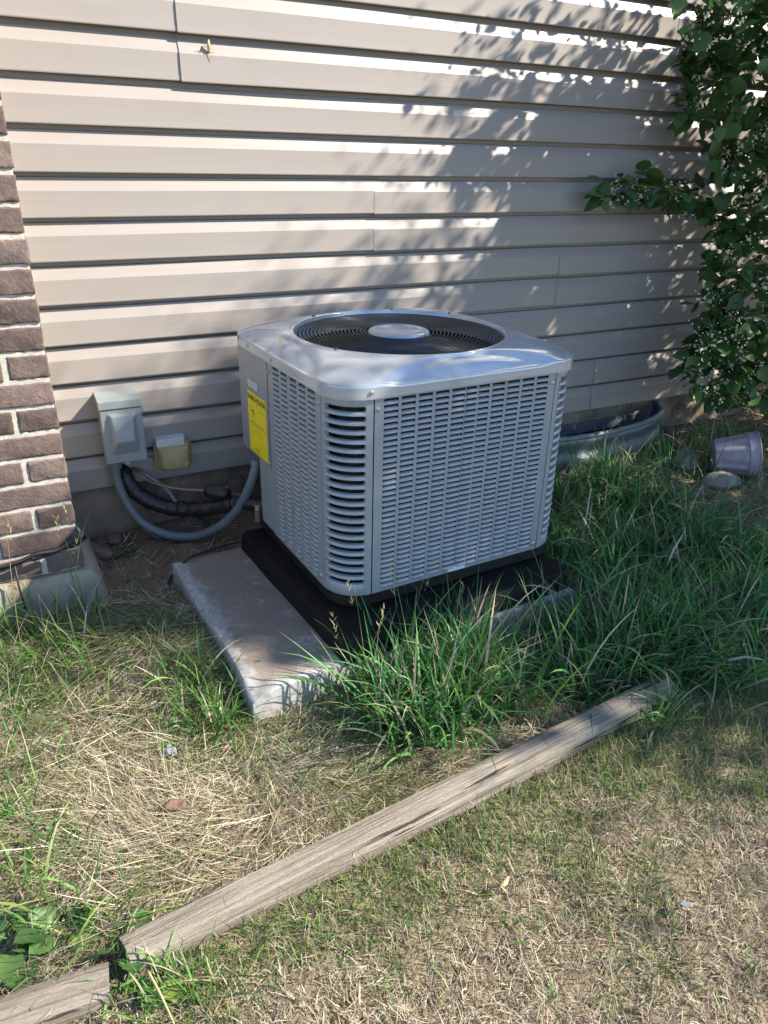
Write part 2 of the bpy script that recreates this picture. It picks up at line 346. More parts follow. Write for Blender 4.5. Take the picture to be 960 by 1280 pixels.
# ================================================================== brick wall corner
def brick_wall():
    YF = -0.35; XE = -0.010; CH = 0.0677; Z0 = -0.086
    root = empty('brick_wall', (XE, YF, -0.22), 0, 'brown brick wall corner with pale mortar standing on a concrete footing', 'wall'); root['kind'] = 'thing'
    loc = np.array([XE, YF, -0.22])
    MB().box(-1.2, -0.0035, 0.0035, 0.36, Z0+.22-0.004, 2.6).build('mortar', 'mortar', root, bevel=0.003)
    # brick variants: rough wire-cut blocks
    def brick_mesh(L, H, D, seed):
        g = np.random.default_rng(seed); nx, nz = (14 if L > .15 else 8), 5; loops = []
        mb = MB(); r = 0.0035
        def pt(x, y, z):
            e = 0.0016
            return (x+g.normal(0, e*.5), y+g.normal(0, e*.45), z+g.normal(0, e*.5))
        # outer shell as lofted rounded rings front to back
        def ringp(y, inset):
            out = []
            for k in range(nx): out.append(pt(-L/2+inset+(L-2*inset)*k/nx, y, -H/2+inset))
            for k in range(nz): out.append(pt(L/2-inset, y, -H/2+inset+(H-2*inset)*k/nz))
            for k in range(nx): out.append(pt(L/2-inset-(L-2*inset)*k/nx, y, H/2-inset))
            for k in range(nz): out.append(pt(-L/2+inset, y, H/2-inset-(H-2*inset)*k/nz))
            return out
        rings = [ringp(D/2, 0), ringp(-D/2+r, 0.0), ringp(-D/2+r*.25, r*.45), ringp(-D/2, r*1.3)]
        mb.loft(rings, cap1=True)
        return mb.mesh('brick', True)
    HB = CH-0.0120
    full = [brick_mesh(0.194, HB, 0.09, i) for i in range(5)]; head = [brick_mesh(0.092, HB, 0.09, 20+i) for i in range(4)]; side = [brick_mesh(0.194, HB, 0.09, 40+i) for i in range(3)]
    for me in full+head+side: me.materials.append(MT['brick'])
    n = 0
    for r in range(34):
        zc = Z0 + r*CH + CH/2 - 0.004
        x = XE
        first = True; k = 0
        while x > XE-1.1:
            if r % 2 == 0 and first: L, me = 0.092, random.choice(head)
            else: L, me = 0.194, random.choice(full)
            o = bpy.data.objects.new('brick', me); C.objects.link(o); o.parent = root
            o.location = (x-L/2-loc[0]+random.uniform(-.001, .001), 0.045-loc[1]+YF+random.uniform(-.0025, .0012), zc-loc[2]+random.uniform(-.0008, .0008)); o.rotation_euler = (R(random.uniform(-.5, .5)), R(random.uniform(-.35, .35)), R(random.uniform(-.4, .4)))
            x -= L+0.0135; first = False; k += 1
            if n > 230: break
            n += 1
        # return face towards the siding
        y = YF + (0.0 if r % 2 == 0 else 0.092) + 0.006
        while y < -0.06 and r < 22:
            L = min(0.194, -0.004-y)
            if L < 0.05: break
            o = bpy.data.objects.new('brick', random.choice(side)); C.objects.link(o); o.parent = root
            o.rotation_euler = (0, 0, R(90)); o.scale = (L/0.194, 1, 1)
            o.location = (-0.0455, y+L/2-loc[1]+0.1 if r % 2 == 0 else y+L/2-loc[1]+0.006, zc-loc[2])
            if o.location[1]+L/2 > 0.345: bpy.data.objects.remove(o); break
            y += L+0.0135
    # footing: cast concrete, a little proud, with a worn sloping shoulder
    xs = [XE-1.2] + list(np.linspace(XE-0.5, XE-0.02, 12)) + [XE+0.012, XE+0.034, XE+0.05, XE+0.054]
    zt = [Z0-0.006]*13 + [Z0-0.008, Z0-0.03, Z0-0.075, Z0-0.14]; loops = []
    for x, z in zip(xs, zt):
        w = 0.006*(value_noise(x, 0, 14, 3)-.5)
        loops.append([(x-loc[0], -0.030+w, -0.3), (x-loc[0], -0.026+w, (z-loc[2])*.5), (x-loc[0], -0.02+w, z-loc[2]-0.010), (x-loc[0], -0.010+w, z-loc[2]), (x-loc[0], 0.33, z-loc[2]), (x-loc[0], 0.33, -0.3)])
    MB().loft(loops, closed=True, cap0=True, cap1=True).build('footing', 'footing', root, auto=40)
brick_wall()

# ================================================================== concrete slab, riser pad
PHI = 0.0367
def rot2(v, a): return (v[0]*math.cos(a)-v[1]*math.sin(a), v[0]*math.sin(a)+v[1]*math.cos(a))
def slab():
    hx, hy, T = 0.478, 0.337, 0.12; cx, cy = 0.715, -0.695
    root = empty('concrete_pad', (cx, cy, -0.235), PHI, 'dirt stained concrete slab lying in the grass beneath the black riser', 'slab')
    nx, ny = 80, 60; vs = []; fs = []
    def top(u, v):
        x = -hx+2*hx*u; y = -hy+2*hy*v; d = min(hx-abs(x), hy-abs(y))
        ch = 0.030*math.exp(-(((x+hx)/.035)**2+((y+hy)/.05)**2)) + 0.014*math.exp(-(((x+hx)/.02)**2+((y-0.05)/.05)**2))
        z = T - 0.007*math.exp(-d/0.0035) + 0.003*(float(value_noise(x, y, 9, 5))-.5) + 0.0012*(float(value_noise(x, y, 40, 6))-.5) - ch
        return (x+.006*(float(value_noise(y, 1, 14, 7))-.5)*(1 if d < .03 else 0), y+.008*(float(value_noise(x, 3, 14, 8))-.5)*(1 if d < .03 else 0), z)
    def warp(k, n): return k/n if 0 < k < n else k/n
    us = np.concatenate([[0, .004, .010, .02], np.linspace(.035, .965, nx), [.98, .99, .996, 1]]); vv = np.concatenate([[0, .005, .013, .025], np.linspace(.045, .955, ny), [.975, .987, .995, 1]])
    for v in vv:
        for u in us: vs.append(top(u, v))
    W = len(us); H = len(vv)
    for j in range(H-1):
        for i in range(W-1): fs.append((j*W+i, j*W+i+1, (j+1)*W+i+1, (j+1)*W+i))
    rim = [i for i in range(W)] + [(j*W+W-1) for j in range(1, H)] + [((H-1)*W+i) for i in range(W-2, -1, -1)] + [j*W for j in range(H-2, 0, -1)]
    b0 = len(vs)
    for i in rim: x, y, z = vs[i]; vs.append((x*1.004, y*1.004, -0.06))
    n = len(rim)
    for k in range(n): fs.append((rim[k], b0+k, b0+(k+1) % n, rim[(k+1) % n]))
    m = material('stained_concrete', (0.40, 0.395, 0.375), (0.29, 0.285, 0.27), rough=0.9, scale=70, bump=0.35, bump_scale=90, bump_dist=0.003, spec=0.2)
    nt = m.node_tree; L = nt.links.new; bs = nt.nodes['Principled BSDF']; old = bs.inputs['Base Color'].links[0].from_socket
    tc = _n(nt, 'ShaderNodeTexCoord'); sp = _n(nt, 'ShaderNodeSeparateXYZ'); L(tc.outputs['Object'], sp.inputs[0])
    def edge(sock, h, off=0.0):      # distance from the slab's rim
        a = _n(nt, 'ShaderNodeMath', operation='ADD'); L(sock, a.inputs[0]); a.inputs[1].default_value = h; return a.outputs[0]
    mn = _n(nt, 'ShaderNodeMath', operation='MINIMUM'); L(edge(sp.outputs[0], hx), mn.inputs[0]); L(edge(sp.outputs[1], hy), mn.inputs[1])
    no = _n(nt, 'ShaderNodeTexNoise'); no.inputs['Scale'].default_value = 9; no.inputs['Detail'].default_value = 12; no.inputs['Roughness'].default_value = .85; L(tc.outputs['Object'], no.inputs['Vector'])
    ad = _n(nt, 'ShaderNodeMath', operation='MULTIPLY_ADD'); L(no.outputs[0], ad.inputs[0]); ad.inputs[1].default_value = 0.16; L(mn.outputs[0], ad.inputs[2])
    mr = _n(nt, 'ShaderNodeMapRange'); mr.interpolation_type = 'SMOOTHSTEP'; mr.inputs['From Min'].default_value = 0.098; mr.inputs['From Max'].default_value = 0.122; L(ad.outputs[0], mr.inputs['Value'])
    n2 = _n(nt, 'ShaderNodeTexNoise'); n2.inputs['Scale'].default_value = 5.5; n2.inputs['Detail'].default_value = 10; n2.inputs['Roughness'].default_value = .88; L(tc.outputs['Object'], n2.inputs['Vector'])
    m2 = _n(nt, 'ShaderNodeMapRange'); m2.inputs['From Min'].default_value = .60; m2.inputs['From Max'].default_value = .53; L(n2.outputs[0], m2.inputs['Value'])
    mu = _n(nt, 'ShaderNodeMath', operation='MULTIPLY'); L(mr.outputs[0], mu.inputs[0]); L(m2.outputs[0], mu.inputs[1])
    dn = _n(nt, 'ShaderNodeMix', data_type='RGBA'); dn.inputs[6].default_value = (.19, .158, .128, 1); dn.inputs[7].default_value = (.275, .235, .195, 1)
    n3 = _n(nt, 'ShaderNodeTexNoise'); n3.inputs['Scale'].default_value = 12; n3.inputs['Detail'].default_value = 6; L(tc.outputs['Object'], n3.inputs['Vector']); L(n3.outputs[0], dn.inputs[0])
    mx = _n(nt, 'ShaderNodeMix', data_type='RGBA'); L(mu.outputs[0], mx.inputs[0]); L(old, mx.inputs[6]); L(dn.outputs[2], mx.inputs[7]); L(mx.outputs[2], bs.inputs['Base Color'])
    MT['slab'] = m
    MB().add(vs, fs).build('slab', 'slab', root, auto=28)
slab()
def riser():
    hx, hy = 0.362, 0.335; a = PHI+0.03
    cx, cy = rot2((hx, hy), a); cx += 0.478; cy += -1.048
    root = empty('plastic_riser', (cx, cy, -0.117), a, 'black plastic riser pad between the concrete slab and the condenser', 'riser')
    m = MB(); prof = [(0, 0.0), (-0.001, .002), (-0.004, 0.050), (-0.008, 0.0585), (-0.014, 0.060)]
    m.loft([[(x, y, z) for x, y in rrect(hx+i, hy+i, 0.012+max(0, i), 4)] for i, z in prof], cap0=True, cap1=True)
    m.build('block', 'black', root, auto=40)
    for sx in (-1, 1):
        for sy in (-1, 1): MB().box(sx*.24-.06, sx*.24+.06, sy*.2-.05, sy*.2+.05, .0602, .0615).build('raised_rib', 'black', root, bevel=.002)
riser()

# ================================================================== the condenser
HX, HY, CR = 0.354, 0.345, 0.0904
UC = (0.5153 + math.cos(PHI)*HX - math.sin(PHI)*HY, -0.9331 + math.sin(PHI)*HX + math.cos(PHI)*HY)
ZB = -0.0565; UZ = lambda z: z-ZB
def text_mesh(txt, size, parent, mat, loc, rot, name='lettering', align='CENTER', xs=1.0):
    cu = bpy.data.curves.new(name, 'FONT'); cu.body = txt; cu.size = size; cu.align_x = align; cu.align_y = 'CENTER'; cu.extrude = 0.0
    tmp = bpy.data.objects.new('tmp', cu); C.objects.link(tmp)
    dg = bpy.context.evaluated_depsgraph_get(); me = bpy.data.meshes.new_from_object(tmp.evaluated_get(dg)); me.name = name
    bpy.data.objects.remove(tmp); bpy.data.curves.remove(cu); me.materials.clear()
    o = link(name, me, mat, parent); o.location = loc; o.rotation_euler = rot; o.scale = (xs, 1, 1); return o
def condenser():
    root = empty('air_conditioner', (UC[0], UC[1], ZB), PHI, 'grey louvred outdoor air conditioner condenser with a round fan grille on top', 'air conditioner')
    zt, zb = UZ(0.492), UZ(-0.017)
    MB().loft([[(x, y, z) for x, y in rrect(HX-.006-i, HY-.006-i, CR-.01, 8)] for i, z in ((0.008, 0.0), (0.0, 0.006), (0.0, zb+0.012), (0.012, zb+0.02))], cap0=True, cap1=True).build('base_pan', 'pan', root, auto=40)
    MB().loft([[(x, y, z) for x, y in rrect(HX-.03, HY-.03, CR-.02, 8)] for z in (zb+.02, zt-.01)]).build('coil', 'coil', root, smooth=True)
    # ---- flat louvred panels, built in the plane y=0 facing -y, x from 0..W
    ROWS = 35
    strip_cache = {}
    def strip_mesh(w, z0, z1):
        key = (round(w, 4), round(z0, 4), round(z1, 4))
        if key in strip_cache: return strip_cache[key]
        mb = MB(); p = (z1-z0)/ROWS
        for r in range(ROWS):
            zt_ = z1-r*p-0.0058-rng.uniform(-.0004, .0004); zl = z1-(r+1)*p+0.0002+rng.uniform(-.0002, .0005)   # top of the slat (inside), bottom (outside)
            N = 6; ys = []
            prof = [(0.0030, zt_), (-0.0012, zt_-0.0010), (-0.0040, zt_-(zt_-zl)*.42), (-0.0052, zl+0.0016), (-0.0046, zl), (-0.0010, zl-0.0002), (0.001, zl)]
            lps = []
            for k in range(N+1):
                u = k/N; e = min(1.0, math.sqrt(max(0., 1-abs(2*u-1)**7)))
                lps.append([(w*u, y*e if y < 0 else y, z-(1-e)*0.002) for y, z in prof])
            mb.loft(lps, closed=False)
        me = mb.mesh('louvre_strip', True); me.materials.append(MT['unit']); strip_cache[key] = me
        return me
    def louvre_panel(name, W, cols, z0, z1, wz0, wz1, loc, rz, screws=()):
        # cols: list of (x0, x1) of louvre columns
        fr = MB(); th = 0.0016
        xs = [0.0] + [q for c in cols for q in c] + [W]
        for i in range(0, len(xs), 2): fr.box(xs[i], xs[i+1], 0, th, wz0, wz1)
        for c in cols: fr.box(c[0], c[1], 0, th, z0, wz0); fr.box(c[0], c[1], 0, th, wz1, z1)
        fr.box(0, W, 0, th, z1-.0005, z1) if False else None
        # side pieces need the rails too
        for i in range(0, len(xs), 2): fr.box(xs[i], xs[i+1], 0, th, z0, wz0); fr.box(xs[i], xs[i+1], 0, th, wz1, z1)
        p = fr.build(name, 'unit', root); p.location = (loc[0], loc[1], 0); p.rotation_euler = (0, 0, rz)
        for c in cols:
            o = link('louvre_strip', strip_mesh(c[1]-c[0]-.0002, wz0, wz1), None, p); o.location = (c[0]+.0001, 0, 0); o['kind'] = 'stuff'
        for sx, sz in screws: add_screw(p, (sx, 0, sz), (R(90), 0, 0))
        return p
    scr = MB().lathe([(0.0062, 0), (0.0058, 0.0012), (0.0042, 0.0018), (0.0040, 0.0040), (0.0001, 0.0043)], 6).mesh('screw', False); scr.materials.append(MT['screw'])
    def add_screw(parent, loc, rot):
        o = link('screw', scr, None, parent); o.location = loc; o.rotation_euler = rot; return o
    z0, z1 = zb, zt; w0, w1 = UZ(-0.004), UZ(0.484)
    def front_cols(W):           # 5 + 1 + 5 columns
        a = 0.0235; cw = 0.0375; gp = 0.0085
        c = [(a+i*(cw+gp), a+i*(cw+gp)+cw) for i in range(5)]
        c += [(W/2-cw/2+.004, W/2+cw/2+.004)]
        c += [(W-a-(5-i)*(cw+gp)+gp, W-a-(5-i)*(cw+gp)+gp+cw) for i in range(5)]
        return c
    WF = 2*(HX-CR)
    louvre_panel('front_panel', WF-.003, front_cols(WF-.003), z0, z1, w0, w1, (-HX+CR+.0015, -HY), 0, ((.008, UZ(.462)), (WF-.012, UZ(.462)), (WF-.012, UZ(.0))))
    bd = MB().box(-.028, .028, -.0026, -.0006, -.0065, .0065).build('badge', 'paper', root, bevel=.001); bd.location = (-HX+.345, -HY, UZ(-.0085))
    WS = 2*(HY-CR)
    louvre_panel('right_panel', WS-.003, front_cols(WS-.003), z0, z1, w0, w1, (HX, -HY+CR+.0015), R(90))
    louvre_panel('back_panel', WF-.003, front_cols(WF-.003), z0, z1, w0, w1, (HX-CR-.0015, HY), R(180))
    # left panel: its own x axis runs from back to front
    b_seam = 0.4176; WL = b_seam-CR-.001
    cw = 0.0385; cols = [(.038+i*0.0535+(.006 if i > 1 else 0), .038+i*0.0535+cw+(.006 if i > 1 else 0)) for i in range(5)]
    louvre_panel('left_panel', WL, cols, z0, z1, w0, w1, (-HX, -HY+b_seam-.001), R(-90), ((.012, UZ(.462)), (WL-.012, UZ(.462)), (WL-.012, UZ(.01))))
    # ---- slotted corner panels: quarter cylinders
    NS = 21; HSL = 0.0066
    def corner(name, cx, cy, a0):
        zs = [UZ(0.4645 - 0.02215*k) for k in range(NS)]     # slot centres
        g = R(1.0); A0, A1 = R(a0)+g, R(a0+90)-g; sA, sB = A0+R(9.5), A1-R(11)
        r = CR-0.0005
        def P(a, z, dr=0.0): return (cx+(r+dr)*math.cos(a), cy+(r+dr)*math.sin(a), z)
        fr = MB(); ths = [A0, A0+(sA-A0)*.5, sA]
        for th in ([A0, (A0+sA)/2, sA], [sB, (sB+A1)/2, A1]):
            fr.loft([[P(a, z0, -.012), P(a, z0), P(a, z1), P(a, z1, -.012)] for a in th], closed=True, cap0=True, cap1=True)
        p = fr.build(name, 'unit', root, auto=40)
        da = 0.0058/r
        N = 18; angs = [sA+(sB-sA)*k/N for k in range(N+1)]; angs = sorted(set(angs+[sA+da*q for q in (.08, .3, .6)]+[sB-da*q for q in (.08, .3, .6)]))
        def hh(a):
            d = min(a-sA, sB-a)/da
            return HSL*(1.0 if d >= 1 else math.sqrt(max(0, 1-(1-d)**2)))
        for k in range(NS+1):
            mb = MB(); lps = []
            for a in angs:
                up = z1 if k == 0 else zs[k-1]-hh(a); lo = z0 if k == NS else zs[k]+hh(a)
                m_ = (up+lo)/2; d = 0.0 if k in (0, NS) else 0.0012
                lps.append([P(a, lo+.0008, -.010), P(a, lo, -.0005), P(a, lo+.0012, d), P(a, up-.0014, d*.3), P(a, up, -.0012), P(a, up+.0005, -.010)])
            mb.loft(lps, closed=True)
            mb.build('corner_slat', 'unit', p, auto=50)
        return p
    corner('corner_panel', -HX+CR, -HY+CR, 180); corner('corner_panel', HX-CR, -HY+CR, 270); corner('corner_panel', HX-CR, HY-CR, 0)
    # ---- control box corner (back left): cover plate that hangs to mid height, lower panel, service recess
    zc = UZ(0.183); rb = 0.06; ys = -HY+b_seam+.001
    def cover_loop(z, ins=0.0, chamf=0.0):
        pts = [(-HX-.001+ins, ys), (-HX-.001+ins, HY-rb-chamf)]
        for k in range(1, 9):
            a = R(180-90*k/8); pts.append((-HX-.001+rb+(rb-ins)*math.cos(a), HY-rb+(rb-ins)*math.sin(a)))
        pts.append((-HX+.15, HY-ins)); return [(x, y, z) for x, y in pts]
    mb = MB(); mb.loft([cover_loop(zc, .012), cover_loop(zc-.001, .003), cover_loop(zc+.004), cover_loop(zt-.002)], closed=False)
    cov = mb.build('control_cover', 'unit', root, auto=40)
    MB().loft([cover_loop(zc+.003, .012), [(x+.14 if i < 2 else x, y-.10 if i > 1 else y, z) for i, (x, y, z) in enumerate(cover_loop(zc+.003, .012))]], closed=False).build('cover_floor', 'unit', root)
    MB().box(-HX+.003, -HX+.005, ys, -HY+.520, z0, zc+.02).box(-HX+.003, -HX+.09, -HY+.5185, -HY+.520, z0, zc+.02).build('lower_panel', 'unit', root)
    add_screw(cov, (-HX-.001, ys+.012, zc+.012), (0, R(-90), 0)); add_screw(cov, (-HX-.001, ys+.20, zt-.03), (0, R(-90), 0))
    # stickers on the control cover (u runs from back to front as seen from outside)
    def sticker(name, y0, y1, za, zb_, mat, off):
        return MB().box(-HX-.001-off, -HX-.0008, -HY+y0, -HY+y1, UZ(za), UZ(zb_)).build(name, mat, cov)
    st = sticker('yellow_label', .4385, .578, .192, .371, 'yellow', .0006); st['label'] = 'yellow energy rating label with black print'
    rotL = (R(90), 0, R(-90)); X = -HX-.0020
    text_mesh('ENERGYGUIDE', .0205, st, 'ink', (X, -HY+.508, UZ(.3545)), rotL, xs=0.98)
    for o in (0.0003, -0.0003): text_mesh('ENERGYGUIDE', .0205, st, 'ink', (X-.0001, -HY+.508+o, UZ(.3545)+o), rotL, xs=0.98)
    MB().add([(X, -HY+.508-.004, UZ(.343)), (X, -HY+.508+.004, UZ(.343)), (X, -HY+.508, UZ(.336))], [(0, 1, 2)]).build('arrow_mark', 'ink', st)
    pr = MB()
    def bar(y0, y1, z, h=.0012): pr.add([(X, -HY+y0, UZ(z)), (X, -HY+y1, UZ(z)), (X, -HY+y1, UZ(z)+h), (X, -HY+y0, UZ(z)+h)], [(0, 1, 2, 3)])
    for z, y0, y1, h in ((.329, .455, .49, .001), (.326, .53, .565, .001), (.315, .53, .555, .004), (.309, .525, .545, .003), (.302, .53, .548, .001), (.285, .46, .56, .0008), (.279, .45, .565, .0016), (.266, .49, .53, .001), (.255, .46, .555, .0006), (.208, .50, .53, .002), (.203, .495, .54, .001), (.197, .45, .565, .0006)): bar(y0, y1, z, h)
    pr.build('fine_print', 'ink', st)
    ws = sticker('white_label', .500, .570, .384, .4035, 'paper', .0005)
    pr = MB(); 
    for z in (.399, .3955, .392, .3885): bar(.508, .562, z, .0009)
    pr.build('fine_print', 'conduit', ws)
    # ---- top cap
    hx, hy, r0 = HX+.008, HY+.008, CR+.006; RING = 0.293; zr = UZ(0.5520); ze = UZ(0.5215); zs_ = UZ(0.489)
    NA = 144
    def edge_r(a):               # distance from centre to the rounded square along angle a
        c, s = math.cos(a), math.sin(a); lo, hi = 0.2, 0.6
        for _ in range(40):
            m = (lo+hi)/2; x, y = abs(m*c), abs(m*s)
            qx, qy = max(x-(hx-r0), 0), max(y-(hy-r0), 0)
            inside = math.hypot(qx, qy) < r0 if (x > hx-r0 and y > hy-r0) else (x < hx and y < hy)
            if inside: lo = m
            else: hi = m
        return lo
    loops = []; fr = [0, .02, .05, .1, .18, .27, .36, .45, .54, .63, .72, .8, .87, .93, .97, 1.0]
    angs = [2*math.pi*k/NA for k in range(NA)]; er = [edge_r(a) for a in angs]
    def cap_z(x, y, t):
        z = ze + (zr-ze)*(1-max(t, 0)**2.1)
        # a shallow arched facet pressed into the middle of each side
        for (u, v) in ((x, hy+y), (x, hy-y), (y, hx+x), (y, hx-x)):
            q = (u/.235)**2 + (max(v, 0)/.066)**2
            z = z - .0085*(1-smooth(.72, 1.06, q))*smooth(0.0, .25, 1.1-t+.2)
        return float(z)
    for f in fr:
        lp = []
        for a, e in zip(angs, er):
            ro = e-.0045; rr = RING+(ro-RING)*f; x, y = rr*math.cos(a), rr*math.sin(a); lp.append((x, y, max(cap_z(x, y, f), ze-.006)))
        loops.append(lp)
    lastz = [p[2] for p in loops[-1]]
    for d, k in ((-.0018, .0012), (-.0003, .0035), (0.0, .007)): loops.append([((e+d)*math.cos(a), (e+d)*math.sin(a), z-k) for a, e, z in zip(angs, er, lastz)])
    loops += [[((e+d)*math.cos(a), (e+d)*math.sin(a), z) for a, e in zip(angs, er)] for d, z in ((0, zs_+.010), (.0012, zs_+.004), (.0008, zs_), (-.004, zs_))]
    inner = [[(q*math.cos(a), q*math.sin(a), z) for a in angs] for q, z in ((RING-.012, UZ(.47)), (RING-.011, zr-.014), (RING-.0095, zr-.002), (RING-.007, zr+.0012), (RING-.004, zr+.0014), (RING-.001, zr+.0006))]
    cap = MB().loft(inner+loops).build('top_cap', 'cap', root, auto=60)
    for sx, sy, a in ((-HX+.050, -hy, 0), (hx-.02, -hy+.06, 0)): pass
    a = R(180+52); e = edge_r(a); add_screw(cap, (e*math.cos(a), e*math.sin(a), UZ(.505)), (0, R(90), a-R(4)))
    for (x, y, rot) in ((-hx, .02, (0, R(-90), 0)), (-hx, .19, (0, R(-90), 0)), (hx, -hy+.12, (0, R(90), 0)), (hx, .1, (0, R(90), 0))): add_screw(cap, (x, y, UZ(.503)), rot)
    # ---- grille
    zg = zr-.0105; gr = MB(); 
    hub = MB().lathe([(0.0001, .0145), (.05, .0145), (.074, .0125), (.0815, .009), (.084, .004), (.084, -.004), (.078, -.006)], 56).build('grille_hub', 'cap', root, auto=50); hub.location = (0, 0, zg)
    NR = 19
    for k in range(NR):
        q = 0.094+(RING-.016-.094)*k/(NR-1); dome = .0065*(1-(q/RING)**2)
        MB().ring(q, .0016, zg+dome, 72, 5).build('grille_ring', 'wire', root, smooth=True)
    for k in range(4):
        a = R(28+90*k) - PHI*0
        pts = [(q*math.cos(a), q*math.sin(a), zg-.0032+.0065*(1-(q/RING)**2)) for q in np.linspace(.078, RING-.002, 8)]
        MB().tube(pts, .0026, 6).build('grille_spoke', 'wire', root, smooth=True)
    for a in (R(208), R(118), R(64), R(28)): MB().box(-.004, .004, -.003, .003, -.004, .003).build('grille_clip', 'wire', root, bevel=.001); o = root.children[-1]; o = [c for c in root.children if c.name.startswith('grille_clip')][-1]; o.location = ((RING-.004)*math.cos(a), (RING-.004)*math.sin(a), zr+.001); o.rotation_euler = (0, 0, a)
    MB().box(-.006, .006, -.003, .003, -.006, .002).build('grille_clip', 'cap', hub).location = (-.02, -.0835, 0)
    # ---- fan and motor below the grille
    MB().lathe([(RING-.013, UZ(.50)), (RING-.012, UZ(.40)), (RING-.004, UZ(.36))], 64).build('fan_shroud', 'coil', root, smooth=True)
    MB().lathe([(.0001, UZ(.515)), (.065, UZ(.512)), (.07, UZ(.49)), (.07, UZ(.36)), (.0001, UZ(.35))], 32).build('fan_motor', 'blade', root, auto=40)
    for k in range(3):
        a0 = R(15+120*k); vs = []; fs = []; na, nr = 12, 8
        for i in range(na+1):
            for j in range(nr+1):
                q = .06+(.268-.06)*j/nr; a = a0+R(78)*(i/na)*(1-.15*j/nr)+.12*j/nr; z = UZ(.425)+.075*(i/na)*(.6+.4*j/nr)+.012*math.sin(math.pi*i/na)
                vs.append((q*math.cos(a), q*math.sin(a), z))
        for i in range(na):
            for j in range(nr): fs.append((i*(nr+1)+j, (i+1)*(nr+1)+j, (i+1)*(nr+1)+j+1, i*(nr+1)+j+1))
        o = MB().add(vs, fs).build('fan_blade', 'blade', root, smooth=True); s = o.modifiers.new('solid', 'SOLIDIFY'); s.thickness = .002
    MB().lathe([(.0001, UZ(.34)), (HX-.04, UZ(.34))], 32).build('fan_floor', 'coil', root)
    return root
condenser()

# ================================================================== wall fittings
def path_on(pts, ys):            # pixels with a y (depth) for each -> world points
    return [hit(p, 1, y) for p, y in zip(pts, ys)]
def disconnect_box():
    F = -0.088
    tl, tr, bl, br = [hit(p, 1, F) for p in ((122.7, 503), (176, 497), (135.8, 581.6), (184, 573.5))]
    x0 = (tl[0]+bl[0])/2; x1 = (tr[0]+br[0])/2; z1 = (tl[2]+tr[2])/2; z0 = (bl[2]+br[2])/2; w = x1-x0; h = z1-z0
    root = empty('disconnect_box', ((x0+x1)/2, -0.016, z0), R(-1.0), 'grey metal electrical disconnect box with a pyramid shaped cover on the siding', 'electrical box')
    d = -F-0.016
    MB().box(-w/2, w/2, -d+.012, .012, 0.002, h-.004).build('body', 'box', root, bevel=.002)
    MB().box(-w/2-.001, w/2+.001, -d, -d+.011, 0, h-.028).build('door', 'box', root, bevel=.0025)
    MB().add([(-w/2-.004, .010, h+.012), (w/2+.004, .010, h+.012), (w/2+.004, -d-.004, h), (-w/2-.004, -d-.004, h), (-w/2-.004, .010, h-.008), (w/2+.004, .010, h-.008), (w/2+.004, -d-.004, h-.026), (-w/2-.004, -d-.004, h-.026)],
             [(0, 3, 2, 1), (4, 5, 6, 7), (3, 7, 6, 2), (0, 4, 7, 3), (1, 2, 6, 5), (0, 1, 5, 4)]).build('rain_hood', 'box', root, bevel=.002)
    fx, fz0, fz1 = w*.34, h*.15, h*.80; D = -d-.0003
    fr = MB()
    loops = [[(-fx, D, fz0), (fx, D, fz0), (fx, D, fz1), (-fx, D, fz1)], [(-fx+.002, D-.003, fz0+.002), (fx-.002, D-.003, fz0+.002), (fx-.002, D-.003, fz1-.002), (-fx+.002, D-.003, fz1-.002)],
             [(-fx*.62, D-.026, fz0+.045), (fx*.66, D-.026, fz0+.045), (fx*.78, D-.011, fz1-.006), (-fx*.78, D-.011, fz1-.006)]]
    fr.loft(loops, cap1=True).build('raised_cover', 'box', root, bevel=.003, seg=3)
    MB().box(-.008, .008, -d+.02, -d+.006, -.010, .001).build('hasp', 'screw', root, bevel=.001)
    MB().box(w/2+.0015, w/2+.006, -d+.004, -d+.016, h-.05, h-.03).build('hinge', 'box', root)
    return root
disconnect_box()
def outlet_cover():
    F = -0.075
    tl, br = hit((196, 560), 1, F), hit((242, 584), 1, F); w = br[0]-tl[0]; h = tl[2]-br[2]
    root = empty('outlet_cover', ((tl[0]+br[0])/2, -0.016, br[2]), R(-1), 'yellowed bubble outlet cover with a pale top beside the grey disconnect', 'outlet cover')
    MB().box(-w/2+.006, w/2-.012, -.030, .010, .012, h+.018).build('back_box', 'offwhite', root, bevel=.003)
    MB().box(-w/2+.004, w/2-.018, -.046, -.028, h-.006, h+.0185).build('top_flange', 'offwhite', root, bevel=.002)
    lp = []
    for y, ins, zo in ((-.028, 0, 0), (-.040, .001, 0), (-.046, .006, 0), (-.060, .009, -.002), (-.068, .016, -.004)):
        lp.append([(x, y, z+h/2+zo) for x, z in rrect(w/2-ins, h/2-ins*.8, .012, 4)])
    MB().loft([l[::-1] for l in lp], cap1=True).build('bubble_cover', 'tan', root, auto=45)
    MB().loft([[(x, y, z+h/2) for x, z in rrect(w/2+i, h/2+i, .013, 4)][::-1] for y, i in ((-.026, .003), (-.0265, .0045), (-.034, .0045), (-.0345, .001))], cap0=True).build('cover_rim', 'tan', root, auto=40)
    MB().tube([(-w/2-.045, -.018, h*.62), (-w/2+.01, -.018, h*.60)], .010, 12).build('pipe_nipple', 'conduit', root, smooth=True)
outlet_cover()
def noodle(name, pts, rad, mat, label, cat, n=12, m=60, group=None):
    P = spline(pts, m); b = P[0]; root = empty(name, tuple(b), 0, label, cat, group)
    return root, [p-b for p in P]
